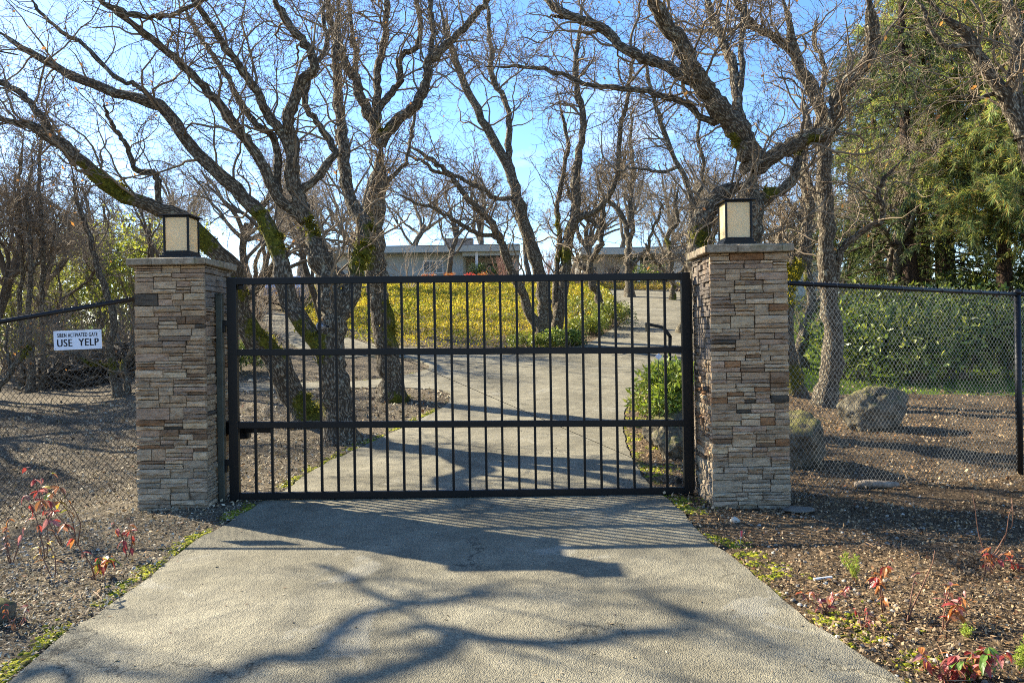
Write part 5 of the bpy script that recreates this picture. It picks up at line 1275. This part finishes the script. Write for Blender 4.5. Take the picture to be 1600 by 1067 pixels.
# chimney block courses
cz0, cz1 = zf1+.07, hz_(710, 372, HD+2); cm_ = None
for k in range(5):
    z_a = cz0+(cz1-cz0)*k/5; 
    for j in range(6):
        xa = hx(691)+(hx(737)-hx(691))*(j+(.5 if k % 2 else 0))/6.5; xb = xa+(hx(737)-hx(691))/6.5-.03
        o = hb('block', xa-(0), xb, HD+1.93, HD+1.99, z_a+.015, z_a+(cz1-cz0)/5-.01, CHIM, ho); o.parent = chn
h2 = empty('low_wing', (hx(1010, 52), 52, hz_(1010, 440, 52)), 'low pale wing with carport and white fascia at the top of the drive', 'house'); o2_ = tuple(h2.location)
D2 = 52
z1_, z0_ = hz_(1010, 390, D2), hz_(1010, 399, D2)
hb('fascia', hx(905, D2), hx(1096, D2), D2-1, D2+8, z0_, z1_, TRIM, h2, o2_)
hb('roof', hx(905, D2)+.05, hx(1096, D2)-.05, D2-.95, D2+7.9, z1_+.003, z1_+.08, ROOFM, h2, o2_)
hb('wall', hx(905, D2)+.3, hx(985, D2), D2+1.0, D2+7, z0_-4, z0_-.01, SOFF, h2, o2_)
hb('wall', hx(985, D2)+.01, hx(1094, D2), D2+4, D2+7, z0_-4, z0_-.01, WALL, h2, o2_)
for px in (995, 1044): hb('carport_post', hx(px, D2)-.09, hx(px, D2)+.09, D2-.8, D2-.6, z0_-4, z0_-.005, WHT, h2, o2_)
for i, px in enumerate((918, 955)): hb('window', hx(px, D2), hx(px+16, D2), D2+.93, D2+.99, z0_-2, z0_-.7, DARKI, h2, o2_)
# vertical board screen near the kerb
D3 = 44; bf = empty('board_fence', (hx(1072, D3), D3, hz_(1072, 450, D3)), 'pale vertical board screen at the top right of the drive', 'fence'); bo = tuple(bf.location); zt3, zb3 = hz_(1072, 408, D3), hz_(1072, 450, D3)-.5; pmesh = None
for i in range(14):
    x = hx(1048, D3)+i*.165
    o = hb('board', x, x+.14, D3, D3+.04, zb3, zt3, SOFF, bf, bo)
hb('rail', hx(1048, D3), hx(1048, D3)+14*.165, D3+.045, D3+.1, zt3-.35, zt3-.2, SOFF, bf, bo)
D4 = 40; h3 = empty('outbuilding', (hx(1265, D4), D4, hz_(1265, 485, D4)), 'plain pale outbuilding with flat roof seen between the oaks behind the right fence', 'house'); o4 = tuple(h3.location)
PALE = plain('pale_siding', (.55, .56, .53), .7, .2, 2, .05)
z1_, z0_ = hz_(1265, 398, D4), hz_(1265, 405, D4)
hb('wall', hx(1205, D4), hx(1292, D4), D4, D4+6, hz_(1265, 481, D4)-.1, z0_, PALE, h3, o4)
hb('base_course', hx(1205, D4)-.02, hx(1292, D4)+.02, D4-.03, D4+6, hz_(1265, 484, D4)-1.2, hz_(1265, 481, D4)-.105, TRIM, h3, o4)
hb('fascia', hx(1200, D4), hx(1305, D4), D4-.6, D4+6.5, z0_+.005, z1_, WHT, h3, o4)
hb('roof', hx(1200, D4)+.1, hx(1305, D4)-.1, D4-.5, D4+6.4, z1_+.003, z1_+.06, ROOFM, h3, o4)
hb('door', hx(1225, D4), hx(1243, D4), D4-.05, D4-.01, hz_(1265, 478, D4), hz_(1265, 428, D4), TRIM, h3, o4)
# kerb at the top of the drive
kp = [G(935, 446), G(965, 447), G(1000, 449), G(1035, 452), G(1065, 456), G(1110, 463)]
m = MB()
for a, b_ in zip(kp[:-1], kp[1:]):
    v = b_-a; m.quadbox((a+b_)/2+Vector((0, .1, .07)), (v.length*1.02, .15, .2), Matrix.Rotation(math.atan2(v.y, v.x), 3, 'Z'))
tag(m.build('kerb', plain('dark_kerb', (.09, .07, .055), .9, .1, 8, .3)), kind='structure')
# strip of yellow ground cover behind the kerb
n = 5000; px_ = RG.uniform(945, 1075, n); yy = 43.5+RG.uniform(0, 3.5, n)+(px_-945)/130*-2.5; xx = (px_-800)/F*yy
tag(leaves('kerbside_ground_cover', np.stack([xx, yy, H(xx, yy)+RG.uniform(.02, .3, n)], 1), RG.normal(size=(n, 3))+[0, 0, .5], RG.uniform(.09, .16, n), .5*np.ones(n), pal([(.36, .27, .07), (.25, .24, .06), (.30, .2, .08)], n, .3), LEAF), kind='stuff')
# parked car far left
def car():
    d = 36; p = P(450, 480, d); p.z = float(H(p.x, p.y)); r = empty('parked_car', p, 'blue-grey car parked on the left branch of the drive, hidden behind the mossy oaks', 'car', None, 1.75)
    PAINT = plain('blue_paint', (.10, .19, .36), .3, .5); TY = plain('tyre', (.02, .02, .02), .9)
    prof = [(-2.1, .35), (-2.15, .75), (-1.5, .9), (-.9, 1.38), (.6, 1.42), (1.3, .98), (2.05, .85), (2.15, .4)]
    m = MB(); n = len(prof)
    for y in (-.85, .85):
        for x, z in prof: m.v.append((x, y*(.82 if z > 1.1 else 1), z))
    for i in range(n-1): m.f.append([i, i+1, n+i+1, n+i])
    m.f.append(list(range(n))); m.f.append(list(range(n, 2*n))[::-1]); m.f.append([0, n, 2*n-1, n-1]); m.build('body', PAINT, r, .04)
    for sy in (-1, 1):
        w_ = MB(); w_.v = [(-1.2, sy*.845, .95), (-.82, sy*.74, 1.32), (.5, sy*.74, 1.36), (1.0, sy*.845, .98)]; w_.v += [(a, b_+sy*.012, c) for a, b_, c in w_.v]; w_.f = [[0, 1, 2, 3], [4, 5, 6, 7], [0, 1, 5, 4], [1, 2, 6, 5], [2, 3, 7, 6], [3, 0, 4, 7]]; w_.build('window', DARKI, r)
        for x in (-1.35, 1.35): MB().tube([(x, sy*.72, .33), (x, sy*.9, .33)], .33, 16).build('wheel', TY, r)
car()

# ------------------------------------------------------------ foreground seedlings
STEM = plain('red_brown_stem', (.16, .08, .05), .7, .2)
def leafobj_mesh(seed):
    """a bent leaf blade: 12-16 triangles"""
    r = random.Random(seed); v = []; f = []; n = 5
    prof = [0.04, .30, .42, .30, .02]; bend = r.uniform(.25, .9)
    for i in range(n):
        t = i/(n-1); z = -bend*t*t; 
        for s in (-1, 0, 1): v.append((t, s*prof[i]*.5*r.uniform(.85, 1.15), z+(.07 if s else 0)*(1 if i not in (0, n-1) else .1)))
    for i in range(n-1):
        for s in (0, 1): a = i*3+s; f.append((a, a+1, a+4, a+3))
    me = bpy.data.meshes.new('leaf'); me.from_pydata(v, [], f); return me
def leafm(name, col, tr=.35):
    m, t, b = material(name, .4, .45); n1 = noise(t, 60, 4, .6, wpos(t)); oi_ = N(t, 'ShaderNodeObjectInfo')
    r = ramp(t, n1.outputs[0], [(.3, tuple(c*.6 for c in col)), (.7, tuple(min(1, c*1.35) for c in col))]); L(t, r.outputs[0], b.inputs['Base Color'])
    ts = N(t, 'ShaderNodeBsdfTranslucent'); L(t, r.outputs[0], ts.inputs[0]); ms = N(t, 'ShaderNodeMixShader'); ms.inputs[0].default_value = tr
    L(t, b.outputs[0], ms.inputs[1]); L(t, ts.outputs[0], ms.inputs[2]); L(t, ms.outputs[0], [q for q in t.nodes if q.type == 'OUTPUT_MATERIAL'][0].inputs[0]); return m
LM = {'red': leafm('red_leaf', (.34, .055, .045)), 'orange': leafm('orange_leaf', (.45, .17, .045)), 'green': leafm('green_leaf', (.13, .22, .03)), 'yellow': leafm('yellow_leaf', (.6, .45, .05)), 'brown': leafm('brown_leaf', (.28, .13, .08)), 'pink': leafm('pink_leaf', (.50, .20, .17)), 'lime': leafm('lime_leaf', (.32, .36, .04))}
LMESH = {k: [leafobj_mesh(hash(k) % 97+i) if False else leafobj_mesh(ord(k[0])+i) for i in range(4)] for k in LM}
for k in LM:
    for me in LMESH[k]: me.materials.append(LM[k])
def seedling(px, py, hpx, colors, nl, label, seed, stems=2, lsize=.05, lean=0, group='red-leaved seedlings beside the drive', name='seedling', spread=.3, bare=0):
    r = random.Random(seed); g_ = G(px, py); h = hpx*g_.y/F; root = empty(name, g_, label, 'plant', group)
    for s in range(stems):
        a = r.uniform(0, 6.28); d = Vector((math.cos(a)*spread+lean, math.sin(a)*spread*.8, 1)).normalized(); pts = [Vector((r.uniform(-.01, .01), r.uniform(-.01, .01), -.01))]; hs = h*r.uniform(.65, 1.05)/d.z
        for k in range(6): d = (d+Vector((r.gauss(0, .16), r.gauss(0, .16), .03))).normalized(); pts.append(pts[-1]+d*hs/6)
        MB().tube(pts, [.0045-.0004*k for k in range(7)], 5).build('stem', STEM, root, smooth=True)
        if s < bare: continue
        for l in range(max(1, int(nl*2.2)//max(1, stems-bare))):
            k = min(6, max(1, int(r.triangular(2, 6.9, 6)))); c = r.choice(colors); o = bpy.data.objects.new('leaf', r.choice(LMESH[c])); C.objects.link(o); o.parent = root
            o.location = pts[k]; sz = lsize*r.uniform(.35, 1.0); o.scale = (sz, sz*1.15, sz); o.rotation_euler = (r.uniform(-.7, .7), r.uniform(-.5, .9), r.uniform(0, 6.28))
    return root
R_ = ['red', 'pink', 'brown']; OG = ['orange', 'red', 'brown']
seedling(150, 905, 185, ['red', 'orange', 'brown'], 9, 'tall thin seedling with red leaves on top, left of the left pillar', 901, 1, .075, .02)
seedling(198, 872, 90, ['red', 'red', 'orange', 'brown'], 13, 'red-leaved seedling right at the foot of the left pillar', 902, 3, .07)
seedling(140, 905, 45, ['orange', 'yellow', 'green', 'red'], 15, 'low seedling with orange, yellow and green leaves below the tall thin one', 903, 3, .08, spread=.7)
seedling(120, 850, 170, ['lime', 'orange', 'green', 'yellow', 'brown'], 11, 'seedling with yellow-green and orange leaves under the white sign', 904, 2, .085, .12)
seedling(95, 850, 140, ['red', 'pink', 'pink', 'red'], 16, 'arching seedling with pinkish-red leaves at the left by the fence foot', 905, 2, .075, -.35)
seedling(70, 870, 130, ['red', 'brown', 'red'], 10, 'red-leaved seedling left of the pinkish arching one', 906, 2, .07, -.1)
seedling(20, 880, 70, ['brown', 'pink', 'orange'], 12, 'brownish seedling at the left frame edge by the fence', 907, 3, .06)
seedling(25, 985, 50, ['red', 'orange', 'brown'], 10, 'small orange-red seedling at the left edge near the mossy rock', 908, 3, .045)
seedling(85, 900, 90, ['yellow', 'brown', 'orange'], 8, 'thin yellowish seedling between the fence and the low orange one', 909, 2, .06)
seedling(1292, 960, 55, ['red', 'orange', 'brown', 'pink'], 22, 'cluster of dark red leaves beside the white tube, nearest the drive edge', 911, 4, .055, spread=.5)
seedling(1382, 955, 95, ['orange', 'red', 'orange'], 15, 'upright orange-leaved seedling in the middle of the right bed', 912, 2, .06)
seedling(1420, 970, 110, ['brown', 'red'], 2, 'bare wiry stem right of the upright orange seedling', 913, 2, .04, .1, bare=1)
seedling(1345, 985, 35, ['red', 'brown', 'red'], 14, 'low dark red seedling below the upright orange one', 914, 3, .045, spread=.6)
seedling(1470, 985, 70, ['pink', 'orange', 'brown', 'red'], 22, 'drooping pink and orange seedling right of the wiry stem', 915, 3, .07, spread=.5)
seedling(1545, 905, 60, ['brown', 'orange', 'brown', 'red'], 18, 'brown curled-leaf seedling at the right side of the bed', 916, 3, .06, spread=.4)
seedling(1540, 890, 120, ['brown'], 1, 'tall bare forked twig seedling above the brown curled one', 917, 3, .04, 0, bare=3)
seedling(1590, 900, 45, ['red', 'brown'], 9, 'small red seedling cut by the right frame edge', 918, 2, .06)
seedling(1520, 1060, 55, ['red', 'orange', 'pink', 'red', 'green'], 46, 'largest red-leaved clump at the bottom right corner', 919, 7, .075, spread=.9)
seedling(1475, 1062, 45, ['red', 'pink', 'orange'], 22, 'red clump left of the largest one at the bottom right', 920, 4, .065, spread=.7)
seedling(1100, 1180, 20, ['red'], 1, 'x', 921, 1) if False else None
def feathery(px, py, hpx, label, seed, n=1400):
    rg = np.random.default_rng(seed); g_ = G(px, py); h = hpx*g_.y/F; root = empty('feathery_weed', g_, label, 'plant')
    st0 = np.zeros((5, 7, 3)); d = unit(np.stack([rg.normal(size=5)*.45, rg.normal(size=5)*.3, np.ones(5)], 1))
    for k in range(1, 7): d = unit(d+rg.normal(size=(5, 3))*.08); st0[:, k] = st0[:, k-1]+d*h/6*rg.uniform(.5, 1.1, (5, 1))
    join_tubes('stems', [(st0, np.full((5, 7), .002), 4)], root, STEM)
    a, r_ = grow(st0, np.full((5, 7), .002), 60, (.02, .07), 4, .15, (.4, 1), .2, .1, .6, .0008, rg); pi = rg.integers(0, 60, n); t = rg.uniform(0, 2.99, n); i = t.astype(int); f = (t-i)[:, None]
    leaves('fronds', a[pi, i]*(1-f)+a[pi, i+1]*f, rg.normal(size=(n, 3))+[0, 0, .4], rg.uniform(.007, .018, n), .25*np.ones(n), pal([(.30, .38, .05), (.22, .30, .04), (.4, .42, .1)], n, .2, rg), LEAF, root)['kind'] = 'stuff'
feathery(1338, 912, 55, 'yellow-green feathery weed behind the white tube', 931)
feathery(1592, 1050, 60, 'yellow-green feathery weed in the bottom right corner', 932)
feathery(1512, 1000, 20, 'tiny green weed between the red clumps', 933, 500)
